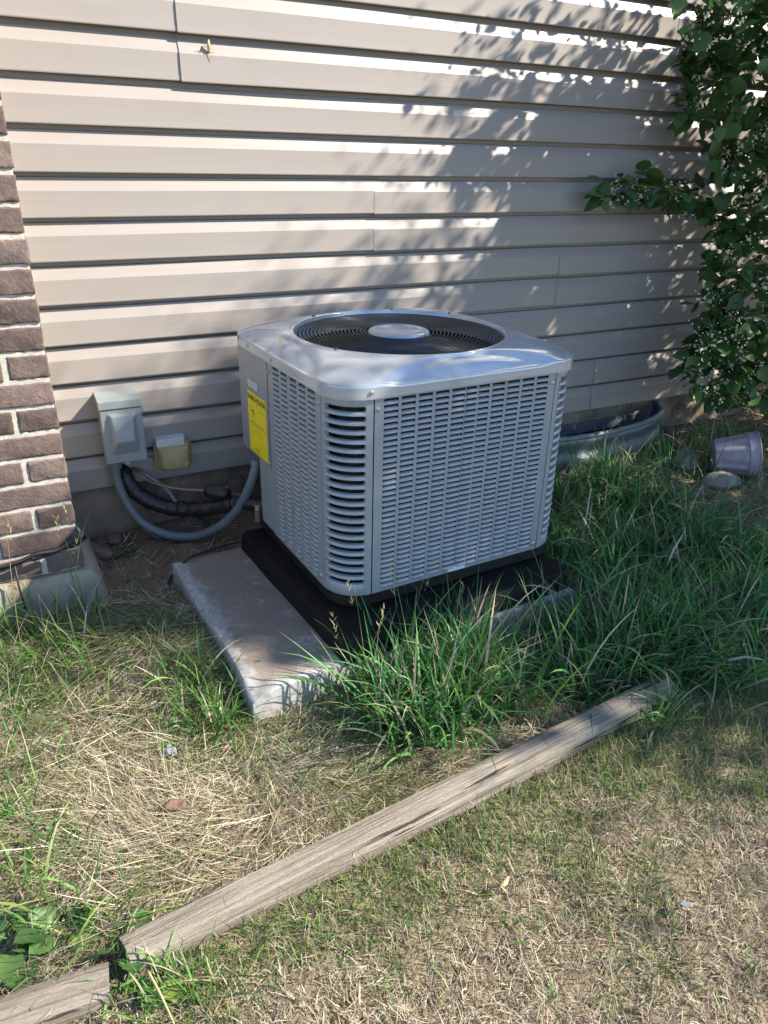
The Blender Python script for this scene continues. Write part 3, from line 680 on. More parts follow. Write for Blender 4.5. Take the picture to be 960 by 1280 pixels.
# grey flexible conduit looping to the condenser
pts = [(144, 578), (146, 598), (158, 628), (180, 655), (212, 669), (245, 670), (276, 657), (299, 634), (312, 608), (319, 588), (322, 577)]
root, P = noodle('flexible_conduit', path_on(pts, [-.058, -.06, -.075, -.10, -.14, -.18, -.23, -.285, -.322, -.335, -.33]), 0, 0, 'grey flexible conduit looping from the disconnect box to the condenser', 'conduit')
MB().tube(P, .0145, 14).build('hose', 'conduit', root, smooth=True)
MB().tube([P[0]+np.array([0, 0, .012]), P[0]-np.array([0, 0, .018])], .0195, 12).build('fitting', 'conduit', root, auto=40)
MB().tube(P[-5:], .019, 12).build('fitting', 'conduit', root, auto=40)
# black insulated suction line
pts = [(150, 574), (155, 592), (166, 611), (186, 626), (215, 635), (250, 636), (285, 631), (312, 628), (335, 634)]
root, P = noodle('insulated_line', path_on(pts, [0.03, -.02, -.05, -.075, -.105, -.16, -.23, -.30, -.36]), 0, 0, 'thick black taped refrigerant line sagging from under the disconnect box', 'pipe')
arc = np.linspace(0, 1, len(P))
rr = [.0255 + .0016*math.sin(i*2.1) + .0012*math.sin(i*.9+1) for i in range(len(P))]
MB().tube(P, rr, 14).build('insulation', 'tape', root, smooth=True)
for k in (14, 30, 44): MB().tube([P[k], P[k+1]], rr[k]+.0014, 14).build('tape_band', 'tape', root, smooth=True)
MB().tube([P[-3], P[-2], P[-1]+np.array([.02, 0, 0])], .011, 10).build('copper_end', 'copper', root, smooth=True)
# thin copper liquid line with a black drier
pts = [(158, 578), (172, 590), (184, 600), (200, 606), (222, 611), (252, 613)]
root, P = noodle('copper_line', path_on(pts, [.02, -.045, -.07, -.10, -.13, -.17]), 0, 0, 'thin bare copper refrigerant line ending in a black filter drier', 'pipe', m=30)
end = P[-1]; e2 = hit((256, 613), 1, -.175)-np.array(root.location); e3 = hit((289, 617), 1, -.235)-np.array(root.location); e4 = hit((330, 622), 1, -.33)-np.array(root.location)
MB().tube(P+[e2], .0048, 8).build('pipe', 'copper', root, smooth=True)
d = (e3-e2); L_ = [e2+d*t for t in (0, .05, .14, .2, .8, .86, .95, 1)]
MB().tube(L_, [.008, .016, .024, .0255, .0255, .024, .016, .008], 18).build('filter_drier', 'tape', root, smooth=True)
MB().tube([e3, (e3+e4)/2+np.array([0, 0, -.004]), e4], .0050, 8).build('pipe', 'copper', root, smooth=True)
# control wire
pts = [(161, 580), (176, 590), (196, 602), (212, 616), (222, 630), (240, 638)]
root, P = noodle('control_wire', path_on(pts, [.02, -.04, -.08, -.10, -.11, -.12]), 0, 0, 'slim dark grey wire dropping beside the thick black refrigerant line', 'wire', m=30)
MB().tube(P, .0065, 8).build('sheath', 'conduit', root, smooth=True)
# service valve in the recess under the control cover
vb = hit((322, 640), 1, -.40); root = empty('service_valve', tuple(vb-np.array([0, 0, .03])), 0, 'small brass service valve in the recess below the control cover', 'valve')
MB().tube([(0, 0, .0), (0, 0, .035)], .011, 10).build('valve_body', 'copper', root, auto=40); MB().tube([(0, 0, .036), (0, 0, .05)], .008, 6).build('valve_cap', 'tan', root)
MB().tube([(0, 0, .018), (.05, .03, .018)], .008, 8).build('valve_port', 'copper', root)
# black cable over the slab and into the grass
def gz(x, y): return float(ground_z(x, y))
pts = [(330, 676), (300, 677), (275, 684), (250, 692), (232, 701)]
P1 = [hit(p, 2, -.112+.003) for p in pts]; P2 = [hit(p, 2, -.178) for p in ((214, 722), (207, 745), (203, 768), (193, 790), (186, 806))]
root, P = noodle('black_cable', P1+P2, 0, 0, 'thin black cable trailing over the slab corner into the grass', 'cable')
MB().tube(P, .0036, 7).build('sheath', 'cable', root, smooth=True)
# black cables tied along the brick wall foot
pts = [(-60, 722), (-20, 716), (20, 703), (48, 694), (75, 686), (95, 677), (106, 671)]
root, P = noodle('cable_bundle', path_on(pts, [-.385, -.385, -.385, -.383, -.38, -.375, -.33]), 0, 0, 'bundle of black cables tied across the foot of the brick wall', 'cable')
for k in range(3):
    off = [np.array([0, -.004*k, .006*(k-1)+.003*math.sin(i*.35+k*2)]) for i in range(len(P))]
    MB().tube([p+o for p, o in zip(P, off)], .0052, 8).build('cable', 'cable', root, smooth=True)
kk = len(P)//2-3; MB().tube([P[kk], P[kk+1]], .014, 8).build('cable_tie', 'cable', root)
tail = [hit(p, 1, y)-np.array(root.location) for p, y in (((18, 706), -.39), ((24, 735), -.40), ((33, 765), -.42))]
MB().tube(tail, .003, 6).build('cable_tail', 'cable', root, smooth=True)

# ================================================================== timbers edging the lawn
def timber(p0, p1, label, seed, rad=(0.032, 0.030)):
    p0 = np.array(p0); p1 = np.array(p1); L = np.linalg.norm(p1-p0); ang = math.atan2(p1[1]-p0[1], p1[0]-p0[0])
    root = empty('landscape_timber', tuple(p0), ang, label, 'timber', 'weathered timbers edging the lawn')
    root.rotation_euler = (0, -math.asin((p1[2]-p0[2])/L), ang)
    n = int(L/0.025); m = 28; loops = []
    for i in range(n+1):
        x = L*i/n; lp = []
        if i == 0: x += 0
        for k in range(m):
            a = 2*math.pi*k/m; c, s_ = math.cos(a), math.sin(a)
            y = rad[0]*np.sign(c)*abs(c)**.75; z = rad[1]*np.sign(s_)*abs(s_)**.6
            w = 1 + .14*(float(value_noise(x*2.0, a*2, 2.2, seed))-.5) + .05*(float(value_noise(x*4, k*1.0, 3, seed+1))-.5)
            groove = -.0040*max(0, math.sin(k*2.7+seed)-.3)*(.5+float(value_noise(x*3, k, 1.7, seed+2)))
            e = min(i, n-i); tp = 1 - (.05 if e == 0 else .012 if e == 1 else 0)
            lp.append((x+(.006*(float(value_noise(y*40, z*40, 1, seed))-.5) if e == 0 else 0), y*w*tp+groove*c+.008*math.sin(x*2+seed), z*w*tp+groove*s_))
        loops.append(lp)
    MB().loft(loops, cap0=True, cap1=True).build('log', 'timber', root, auto=50)
    # a few long drying cracks sunk into the top
    g = np.random.default_rng(seed)
    return root
a = hit((158, 1198), 2, -.180); b = hit((830, 858), 2, -.180)
timber(a, b, 'grey weathered landscape timber lying between the dry lawn and the matted grass', 3)
a2 = hit((-160, 1330), 2, -.188); b2 = hit((138, 1228), 2, -.188)
timber(a2, b2, 'weathered timber piece half hidden by broad leaved weeds', 5)
a3 = hit((868, 826), 2, -.192); b3 = a3+np.array([1.6, .12, .01])
timber(a3, b3, 'shaded timber almost buried in grass past the tall green tuft', 8)

# ================================================================== window well, pot, stones
def window_well():
    cx, cy, A, B = WELL; root = empty('window_well', (cx, cy, -0.30), 0, 'corrugated galvanised steel window well with a blue inside under the siding', 'window well')
    def loop(z, off): return [(-(A+off)*math.cos(math.pi*k/48), -(B+off)*math.sin(math.pi*k/48), z) for k in range(49)]
    zs = np.linspace(-.35, .272, 60)
    MB().loft([loop(z, .008*math.sin((z+.02)*2*math.pi/.085)) for z in zs], closed=False).build('outer_shell', 'zinc', root, smooth=True)
    MB().loft([loop(z, -.012+.006*math.sin((z+.02)*2*math.pi/.085)) for z in zs][::-1], closed=False).build('inner_face', 'blue', root, smooth=True)
    r = loop(.276, -.002); MB().tube(r, .0115, 10).build('rolled_rim', 'zinc', root, smooth=True)
window_well()
def flower_pot():
    L, r0, r1 = .165, .066, .092; n = 96
    base = hit((912, 601), 2, -.185); ax = np.array([.80, -.62, .14]); ax /= np.linalg.norm(ax)
    root = empty('flower_pot', (base[0]-.02, base[1]+.09, -.185+.078), 0, 'empty mauve fluted plastic flower pot lying on its side on bare soil', 'flower pot')
    def prof(q, t): return q
    lps = []
    for z, q, fl in ((0, r0-.006, 0), (0.002, r0, 0.3), (.01, r0+.001, 1), (.06, r0+.010, 1), (.115, r0+.018, 1), (.120, r0+.019, .3), (.122, r1-.006, 0), (.126, r1-.001, 0), (.156, r1+.001, 0), (.162, r1+.004, 0), (.165, r1+.001, 0), (.163, r1-.004, 0), (.12, r1-.010, 0), (.006, r0-.005, 0)):
        lps.append([((q+.0022*fl*(1 if (k*24//n) % 2 else -1))*math.cos(2*math.pi*k/n), (q+.0022*fl*(1 if (k*24//n) % 2 else -1))*math.sin(2*math.pi*k/n), z) for k in range(n)])
    o = MB().loft(lps, cap0=True, cap1=True).build('pot_wall', 'pot', root, auto=45)
    o.rotation_euler = Vector(ax).to_track_quat('Z', 'Y').to_euler()
    o2 = MB().ring(r1+.003, .003, .1625, 64, 6).build('rim', 'pot', root, smooth=True); o2.rotation_euler = o.rotation_euler
flower_pot()
def stone(loc, size, label, mat='rock', seed=0, cat='rock', name='rock', group=None):
    g = np.random.default_rng(seed); n, m = 18, 11; lps = []
    dirs = g.normal(size=(9, 3)); dirs /= np.linalg.norm(dirs, axis=1)[:, None]; cut = g.uniform(.62, .9, 9)
    for j in range(1, m):
        t = math.pi*j/m; lp = []
        for k in range(n):
            a = 2*math.pi*k/n; d = np.array([math.sin(t)*math.cos(a), math.sin(t)*math.sin(a), -math.cos(t)])
            r = min([1.0]+[c/max(1e-3, d@q) for c, q in zip(cut, dirs) if d@q > .05])+g.normal(0, .02)
            lp.append(tuple(d*r*np.array(size)))
        lps.append(lp)
    o = MB().loft(lps, cap0=True, cap1=True).build(name, mat, None, auto=35); o.location = loc; o.rotation_euler = (0, 0, g.uniform(0, 6))
    tag(o, label, cat, group); return o
def on_ground(px, z=-.18): p = hit(px, 2, z); return (p[0], p[1], gz(p[0], p[1]))
p = on_ground((856, 585)); stone((p[0], p[1], p[2]+.03), (.075, .055, .05), 'pale grey rock beside the window well and the fallen pot', seed=1)
p = on_ground((902, 606)); stone((p[0], p[1], p[2]+.02), (.08, .05, .04), 'flat tan rock in front of the mauve flower pot', seed=2)
p = on_ground((145, 681)); stone((p[0], p[1], p[2]+.012), (.028, .024, .020), 'small round brown stone on the soil beside the brick wall', 'clay', 3, 'stone', 'stone')
p = on_ground((122, 694)); stone((p[0], p[1], p[2]+.01), (.06, .03, .024), 'broken piece of brick half buried against the footing', 'clay', 4, 'brick piece', 'brick_piece')
p = on_ground((108, 676)); stone((p[0]+.03, p[1]+.06, p[2]+.01), (.05, .035, .03), 'dark clod of soil beside the concrete footing under the siding', 'clay', 6, 'clod', 'soil_clod')
g_ = np.random.default_rng(77); V = []; F = []
for k in range(900):       # soil crumbs and small gravel near the wall
    r_ = g_.random()
    x, y = (g_.uniform(.0, 1.2), g_.uniform(-.6, .0)) if r_ < .55 else (g_.uniform(2.2, 3.4), g_.uniform(-1.0, -.1))
    s_ = g_.uniform(.002, .009); c = np.array([x, y, gz(x, y)+s_*.3]); q = g_.normal(0, 1, (6, 3))*.25+np.array([[1, 0, 0], [-1, 0, 0], [0, 1, 0], [0, -1, 0], [0, 0, .7], [0, 0, -.7]]); b0 = len(V); V += list(c+q*s_)
    F += [(b0+a_, b0+b_, b0+c_) for a_, b_, c_ in ((0, 2, 4), (2, 1, 4), (1, 3, 4), (3, 0, 4), (2, 0, 5), (1, 2, 5), (3, 1, 5), (0, 3, 5))]
o = link('soil_crumbs', fast_mesh('soil_crumbs', np.array(V), np.array(F)), 'clay'); tag(o, 'small crumbs of soil and gravel along the foundation', kind='stuff')

# ================================================================== leaves and the climbing shrub
LEAF_V = np.array([(0, 0, 0), (-.26, .10, .02), (-.40, .34, .05), (-.30, .66, .03), (0, 1.0, -.10), (.30, .66, .03), (.40, .34, .05), (.26, .10, .02), (0, .30, -.05), (0, .64, -.06)], float)
LEAF_F = np.array([(0, 8, 1), (1, 8, 2), (2, 8, 9), (2, 9, 3), (3, 9, 4), (0, 7, 8), (7, 6, 8), (6, 9, 8), (6, 5, 9), (5, 4, 9)], int)
def leaf_frames(n, g, droop=0.5, out=None):
    # random frames: leaf axis points outward/down, leaf normal mostly up and out
    az = g.uniform(0, 2*math.pi, n); el = g.normal(-droop, .45, n)
    ax = np.stack([np.cos(az)*np.cos(el), np.sin(az)*np.cos(el), np.sin(el)], 1)
    if out is not None: ax = ax*.9 + out*.45; ax /= np.linalg.norm(ax, axis=1)[:, None]
    up = np.array([0, 0, 1.])[None] + g.normal(0, .7, (n, 3)); sd_ = np.cross(ax, up); sd_ /= np.linalg.norm(sd_, axis=1)[:, None]; nr = np.cross(sd_, ax)
    return sd_, ax, nr
def leaf_cloud(pos, size, fr, tint):
    s_, a_, n_ = fr; K = len(LEAF_V)
    V = pos[:, None] + size[:, None, None]*(LEAF_V[None, :, 0:1]*s_[:, None]+LEAF_V[None, :, 1:2]*a_[:, None]+LEAF_V[None, :, 2:3]*n_[:, None])
    F = LEAF_F[None]+(np.arange(len(pos))*K)[:, None, None]
    return V.reshape(-1, 3), F.reshape(-1, 3), np.repeat(tint, K, 0)
def shrub():
    g = np.random.default_rng(11)
    clumps = [(880, 60, 34, -.20), (925, 25, 46, -.28), (945, 100, 52, -.35), (893, 118, 34, -.18), (925, 175, 34, -.25), (862, 75, 18, -.14), (858, 135, 16, -.16), (955, 205, 40, -.35), (900, 190, 20, -.2),
              (757, 240, 13, -.10), (778, 236, 14, -.10), (800, 234, 17, -.11), (822, 238, 17, -.12), (846, 243, 17, -.14), (868, 250, 18, -.16), (888, 262, 18, -.18),
              (910, 275, 26, -.22), (945, 265, 34, -.32), (905, 302, 22, -.22), (940, 320, 42, -.35), (905, 345, 28, -.28), (885, 385, 26, -.28), (912, 385, 32, -.32), (945, 395, 46, -.4), (890, 432, 32, -.34), (862, 455, 20, -.3),
              (935, 445, 42, -.40), (880, 470, 22, -.36), (912, 475, 26, -.40), (952, 480, 32, -.42), (890, 500, 12, -.36)]
    for yy in range(-60, 520, 75): clumps += [(1020, yy, 70, -.4), (1110, yy+30, 80, -.5)]
    for xx in (880, 930, 980, 1060): clumps += [(xx, -60, 55, -.3), (xx+20, -150, 60, -.35)]
    cs = []
    for (px, py, rp, y) in clumps:
        P = hit((px, py), 1, y); d = np.linalg.norm(P-CL); r = rp/CAM['f']*d*.95; cs.append((P, r, px, py))
    root = empty('climbing_shrub', (3.15, -.30, -.19), 0, 'leafy green shrub with small cream blossoms climbing the siding', 'shrub'); off = np.array([3.15, -.30, -.19])
    pos = []; outd = []
    for P, r, px, py in cs:
        n = int((56*(r/.13)**2+10)*(.40 if py < 0 else .45 if px > 1000 else 1))
        q = g.normal(size=(n, 3)); q /= np.linalg.norm(q, axis=1)[:, None]; rad = r*g.uniform(.25, 1.05, n)**.6
        pp = P + q*rad[:, None]*np.array([1, .75, 1]); pp[:, 1] = np.minimum(pp[:, 1], -.045); pp[:, 2] = np.maximum(pp[:, 2], -.15)
        pos.append(pp); outd.append(q)
    pos = np.concatenate(pos); outd = np.concatenate(outd); n = len(pos)
    size = g.uniform(.026, .082, n)*np.where(pos[:, 2] > 1.62, .55, 1.0); fr = leaf_frames(n, g, .4, outd)
    # the 300 that show largest stay single leaves
    x, y, z = project(pos.reshape(-1, 3).T[:, :].T) if False else ((pos-CL)@RT, (pos-CL)@UP, (pos-CL)@FW)
    ux, uy = 480+CAM['f']*x/z, 640-CAM['f']*y/z; inv = (ux > 0) & (ux < 955) & (uy > 0) & (uy < 1280)
    score = np.where(inv, size/z*(.35+np.abs(np.einsum('ij,ij->i', fr[2], (CL-pos)/np.linalg.norm(CL-pos, axis=1)[:, None])))-.006*(pos[:, 1]+.4), -1)
    # leaves on the tip of the side branch always count as single ones
    score = score + np.where(inv & (ux < 880) & (uy > 205) & (uy < 290), .05, 0)
    idx = np.argsort(-score)[:300]; rest = np.setdiff1d(np.arange(n), idx)
    me = fast_mesh('leaf', LEAF_V, LEAF_F, None, True); me.materials.append(MT['single_leaf'])
    for i in idx:
        o = bpy.data.objects.new('leaf', me); C.objects.link(o); o.parent = root
        m = Matrix.Identity(4)
        for r_ in range(3):
            m[r_][0] = fr[0][i][r_]*size[i]; m[r_][1] = fr[1][i][r_]*size[i]; m[r_][2] = fr[2][i][r_]*size[i]; m[r_][3] = pos[i][r_]-off[r_]
        o.matrix_local = m
    t = g.uniform(0, 1, (len(rest), 1)); tint = np.array([.036, .088, .027])*(1-t)+np.array([.085, .17, .048])*t
    V, F, T = leaf_cloud(pos[rest]-off, size[rest], tuple(f[rest] for f in fr), tint)
    o = link('foliage', fast_mesh('foliage', V, F, T, True), 'leaf', root); o['kind'] = 'stuff'
    # stems: from the root up through the clumps
    base = np.array([0, 0, 0.])
    def branch(a, b, r0, r1, k=9, wob=.03):
        pts = [a+(b-a)*t+g.normal(0, wob, 3)*math.sin(math.pi*t) for t in np.linspace(0, 1, k)]
        MB().tube(pts, list(np.linspace(r0, r1, k)), 7).build('stem', 'stem', root, smooth=True)
    order = sorted(cs, key=lambda c: c[0][2])
    hub = [np.array([.05*math.sin(z*3), -.02*z, z]) for z in np.linspace(0, 2.6, 12)]
    MB().tube(hub, list(np.linspace(.028, .012, 12)), 8).build('trunk', 'bark', root, smooth=True)
    MB().tube([h+np.array([.25+.05*math.sin(4*h[2]), -.12, 0]) for h in hub], list(np.linspace(.022, .008, 12)), 8).build('trunk', 'bark', root, smooth=True)
    for P, r, px, py in cs:
        if 730 < px < 900 and 225 < py < 265: continue
        q = P-off; h = min(hub, key=lambda c: np.linalg.norm(c+np.array([0, 0, .18])-q)); branch(h, q, .006, .0025)
    tip = [hit(p, 1, y)-off for p, y in (((930, 268), -.24), ((890, 258), -.18), ((845, 240), -.13), ((800, 232), -.10), ((762, 232), -.095), ((742, 238), -.09))]
    MB().tube(spline(tip, 30), list(np.linspace(.006, .002, len(spline(tip, 30)))), 7).build('stem', 'stem', root, smooth=True)
    branch(hub[6], tip[0], .008, .006)
    # blossom clusters
    bm = MB()
    for k in range(13):
        c = g.normal(0, .010, 3); s_ = g.uniform(.0026, .0046); bm.add([c+s_*np.array(v) for v in ((1, 0, 0), (-.3, .9, 0), (-.3, -.9, 0), (0, 0, 1), (.2, .1, -1))], [(0, 1, 3), (1, 2, 3), (2, 0, 3), (1, 0, 4), (2, 1, 4), (0, 2, 4)])
    fb = MB()
    for k in range(420):
        P, r, px, py = cs[g.integers(0, len(cs))]; q = g.normal(size=3); q /= np.linalg.norm(q); q[1] = -abs(q[1])
        if r < .07 and g.random() < .75: continue
        s_ = g.uniform(.7, 1.5); fb.add(np.array(bm.v)[:, g.permutation(3)]*s_+P+q*r*1.02*np.array([1, .8, 1])-off, bm.f)
    o = fb.build('blossoms', 'blossom', root); o['kind'] = 'stuff'
shrub()

# ================================================================== the tree to the right whose crown shades the corner
def shade_tree():
    g = np.random.default_rng(21)
    s_ = SUN; eu = np.array([-s_[1], s_[0], 0]); eu /= np.linalg.norm(eu); ev = np.cross(s_, eu); ev = ev if ev[2] > 0 else -ev
    base = np.array([3.75, -1.75, -.2])
    root = empty('shade_tree', tuple(base), 0, 'small leafy tree beyond the shrub casting dappled shade over the condenser', 'tree')
    # crown lobes: (across the sun, up the sun's view, distance, radius, leaves)
    lobes = [(.03, -.02, 4.7, .15, 320), (-.50, -1.08, 4.8, .32, 520), (-.55, -1.42, 4.9, .34, 480), (-.12, -1.15, 4.6, .32, 420), (-.05, -1.6, 4.6, .34, 380), (.9, -1.75, 4.4, .4, 460), (1.3, -1.65, 4.3, .4, 460), (1.7, -1.75, 4.3, .42, 420), (.5, -1.85, 4.5, .4, 420), (-.30, -.52, 4.6, .36, 820), (-.42, -.62, 4.9, .26, 420), (-.15, -.62, 4.9, .3, 420), (1.6, -.85, 3.4, .4, 420), (1.6, -1.3, 3.3, .4, 420), (.05, -.30, 4.4, .38, 620), (.05, -.80, 4.5, .40, 600), (.40, -.40, 4.3, .40, 420), (.40, -.95, 4.1, .40, 480), (-.25, -1.0, 4.7, .40, 600), (-.30, -1.4, 4.6, .38, 480), (.15, -1.35, 4.3, .40, 520), (.6, -1.45, 4.1, .40, 420),
             (.78, -.42, 3.3, .34, 290), (.80, -.95, 3.2, .38, 420), (1.15, -.60, 3.3, .36, 330), (1.2, -1.05, 3.2, .40, 420), (.55, -.15, 3.7, .28, 150), (.92, -.14, 3.5, .30, 170), (1.2, -.30, 3.5, .30, 130), (.70, .16, 3.8, .30, 110), (1.0, .18, 3.7, .26, 50),
             (.25, -.08, 4.6, .26, 250), (-.12, -.16, 4.7, .22, 220), (-.42, -.30, 4.8, .18, 160),
             (-.85, -1.45, 5.0, .34, 190), (-1.15, -1.30, 5.2, .30, 120), (-.75, -1.10, 5.0, .22, 60), (-1.4, -1.55, 5.3, .34, 170), (-1.2, -1.75, 5.2, .34, 180), (-.55, -1.75, 4.8, .36, 300), (-1.7, -1.8, 5.4, .4, 170)]
    pos = []; outd = []; cen = []; szs = []
    for u, v, t, r, n in lobes:
        fine = t < 4 or (v > -.35 and u > -.5)
        if fine: n = int(n*((.8 if t < 4 else 1.5) if v > -.3 else 2.1))
        if u < -.7: n = int(n*.75); r = r*1.6
        if fine: n = int(n*2.0)
        szs.append(g.uniform(.016, .037, n) if fine else g.uniform(.024, .05, n) if u < -.7 else g.uniform(.045, .085, n))
        c = u*eu+v*ev+t*s_; cen.append(c)
        q = g.normal(size=(n, 3)); q /= np.linalg.norm(q, axis=1)[:, None]
        pos.append(c+q*(r*np.minimum(np.abs(g.normal(0, .62, n)), 1.5))[:, None]); outd.append(q)
    pos = np.concatenate(pos)-base; outd = np.concatenate(outd); n = len(pos)
    t = g.uniform(0, 1, (n, 1)); tint = np.array([.03, .07, .02])*(1-t)+np.array([.075, .15, .04])*t
    V, F, T = leaf_cloud(pos, np.concatenate(szs), leaf_frames(n, g, .4, outd), tint)
    link('crown', fast_mesh('crown', V, F, T, True), 'leaf', root)
    # trunk and limbs
    fork = np.array([.02, .05, 1.15]); mb = MB()
    mb.tube([np.array([0, 0, -.1]), np.array([.02, .01, .3]), np.array([-.01, .03, .8]), fork], [.085, .07, .062, .055], 12).build('trunk', 'bark', root, smooth=True)
    for c in cen:
        q = c-base; mid = fork+(q-fork)*.5+np.array([0, 0, -.12])+g.normal(0, .05, 3)
        MB().tube(spline([fork-np.array([0, 0, .1]), mid, q], 10), list(np.linspace(.03, .006, 11)), 7).build('limb', 'bark', root, smooth=True)
shade_tree()

# ================================================================== grass
def blades(P, L, W, az, lean, curl, cb, ct, seg=4, twist=None):
    n = len(P); k = seg+1; s_ = np.linspace(0, 1, k)
    ang = lean[:, None]+curl[:, None]*s_[None, :]**1.3
    dx = np.sin(ang); dz = np.cos(ang); step = (L/seg)[:, None]
    r = np.concatenate([np.zeros((n, 1)), np.cumsum((dx[:, :-1]+dx[:, 1:])/2*step, 1)], 1); h = np.concatenate([np.zeros((n, 1)), np.cumsum((dz[:, :-1]+dz[:, 1:])/2*step, 1)], 1)
    wob = (rng.normal(0, .10, n)*L)[:, None]*s_[None]**2
    ca, sa = np.cos(az)[:, None], np.sin(az)[:, None]
    x = P[:, 0:1]+r*ca-wob*sa; y = P[:, 1:2]+r*sa+wob*ca; z = P[:, 2:3]+h
    gzv = ground_z(x, y)+.002; z = np.maximum(z, gzv)
    tw = rng.uniform(-1.0, 1.0, n) if twist is None else twist
    wd = W[:, None]*np.minimum(1, (.55+2.2*s_))[None]*(1-s_[None]**2.2)**.8*.5
    sx = -sa*np.cos(tw)[:, None]; sy = ca*np.cos(tw)[:, None]; sz = np.sin(tw)[:, None]
    A = np.stack([x-sx*wd, y-sy*wd, z-sz*wd], -1); B = np.stack([x+sx*wd, y+sy*wd, z+sz*wd], -1)
    V = np.empty((n, 2*seg+1, 3)); V[:, 0:2*seg:2] = A[:, :seg]; V[:, 1:2*seg:2] = B[:, :seg]; V[:, 2*seg] = (A[:, seg]+B[:, seg])/2
    f = []
    for i in range(seg-1): a = 2*i; f += [(a, a+1, a+3), (a, a+3, a+2)]
    a = 2*(seg-1); f.append((a, a+1, a+2)); f = np.array(f)
    F = f[None]+(np.arange(n)*(2*seg+1))[:, None, None]
    sv = np.empty(2*seg+1); sv[0:2*seg:2] = s_[:seg]; sv[1:2*seg:2] = s_[:seg]; sv[-1] = 1
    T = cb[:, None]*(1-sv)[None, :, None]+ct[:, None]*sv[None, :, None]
    return V.reshape(-1, 3), F.reshape(-1, 3), T.reshape(-1, 3)
class Field:
    def __init__(s): s.V = []; s.F = []; s.T = []; s.n = 0
    def add(s, VFT):
        V, F, T = VFT; s.V.append(V); s.F.append(F+s.n); s.T.append(T); s.n += len(V)
    def build(s, name, mat, label):
        o = link(name, fast_mesh(name, np.concatenate(s.V), np.concatenate(s.F), np.concatenate(s.T), True), mat); tag(o, label, kind='stuff'); return o
TY = lambda x: a[1]+(b[1]-a[1])*(x-a[0])/(b[0]-a[0])
def clear(x, y, pad=0.0):        # True where grass may root
    lx = (x-.715)*math.cos(PHI)+(y+.695)*math.sin(PHI); ly = -(x-.715)*math.sin(PHI)+(y+.695)*math.cos(PHI)
    ok = ~((np.abs(lx) < .478+pad) & (np.abs(ly) < .337+pad))
    lx = (x-UC[0]); ly = (y-UC[1]); ok &= ~((np.abs(lx) < .37) & (np.abs(ly) < .36))
    ok &= ~((x < .05) & (y > -.385)); ok &= (y < -.01)
    ok &= ~(((x-WELL[0])/(WELL[2]+.02))**2+((y-WELL[1])/(WELL[3]+.02))**2 < 1)
    ty = TY(x); ok &= ~((np.abs(y-ty) < .036) & (x > a[0]-.01) & (x < b[0]+.01))
    t2 = a2[1]+(b2[1]-a2[1])*(x-a2[0])/(b2[0]-a2[0]); ok &= ~((np.abs(y-t2) < .036) & (x < b2[0]))
    return ok
def pick(n, x0, x1, y0, y1, dens=None):
    x = rng.uniform(x0, x1, n); y = rng.uniform(y0, y1, n); m = clear(x, y)
    if dens is not None: m &= rng.random(n) < dens(x, y)
    x, y = x[m], y[m]; return np.stack([x, y, ground_z(x, y)-.004], 1)
def mixc(n, cols, w):
    c = np.array(cols)[rng.choice(len(cols), n, p=np.array(w)/sum(w))]; return c*rng.uniform(.72, 1.25, (n, 1))
STRAW = [(.48, .425, .315), (.41, .355, .255), (.34, .285, .21), (.58, .53, .42), (.22, .17, .125)]
GREEN = [(.080, .185, .040), (.105, .22, .048), (.058, .145, .036), (.14, .25, .058)]
OLIVE = [(.17, .19, .07), (.13, .15, .06), (.22, .22, .09)]
# ---- short mown lawn in front of the timber
lawn = Field()
def lawn_patch(n, x0, x1, y0, y1, Ls, Ws, dens=None):
    P = pick(n, x0, x1, y0, y1, lambda x, y: (y < TY(x)-.03)*(dens(x, y) if dens else 1.0)); n = len(P)
    g1 = value_noise(P[:, 0], P[:, 1], 3.2, 31)*.6+value_noise(P[:, 0], P[:, 1], 9, 32)*.4
    near = np.exp(-((P[:, 1]-TY(P[:, 0]))/.14)**2)*.40
    isg = rng.random(n) < np.clip((g1-.48)*1.9+.12+near, .03, .85)
    cb = np.where(isg[:, None], mixc(n, GREEN+OLIVE, (2, 2, 2, 2, 3, 3, 2)), mixc(n, STRAW, (3, 3, 3, 1.5, 2.5))); ct = np.where(isg[:, None] & (rng.random(n) < .75)[:, None], cb*1.15, mixc(n, STRAW, (3, 3, 2, 2, 1)))
    L = rng.uniform(*Ls, n)*np.where(isg, 1.15, .95); lean = np.where(isg, np.abs(rng.normal(.35, .35, n)), np.abs(rng.normal(.85, .5, n)))
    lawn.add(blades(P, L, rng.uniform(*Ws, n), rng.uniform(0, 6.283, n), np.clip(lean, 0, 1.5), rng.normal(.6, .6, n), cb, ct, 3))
lawn_patch(210000, -.65, 2.5, -2.55, -1.15, (.014, .048), (.0010, .0024))
lawn_patch(40000, -2.2, 3.6, -3.1, -1.1, (.02, .06), (.002, .004), lambda x, y: ~((x > -.65) & (x < 2.5) & (y > -2.55)))
lawn.build('lawn_grass', 'drygrass', 'short dry mown lawn of straw and green blades')
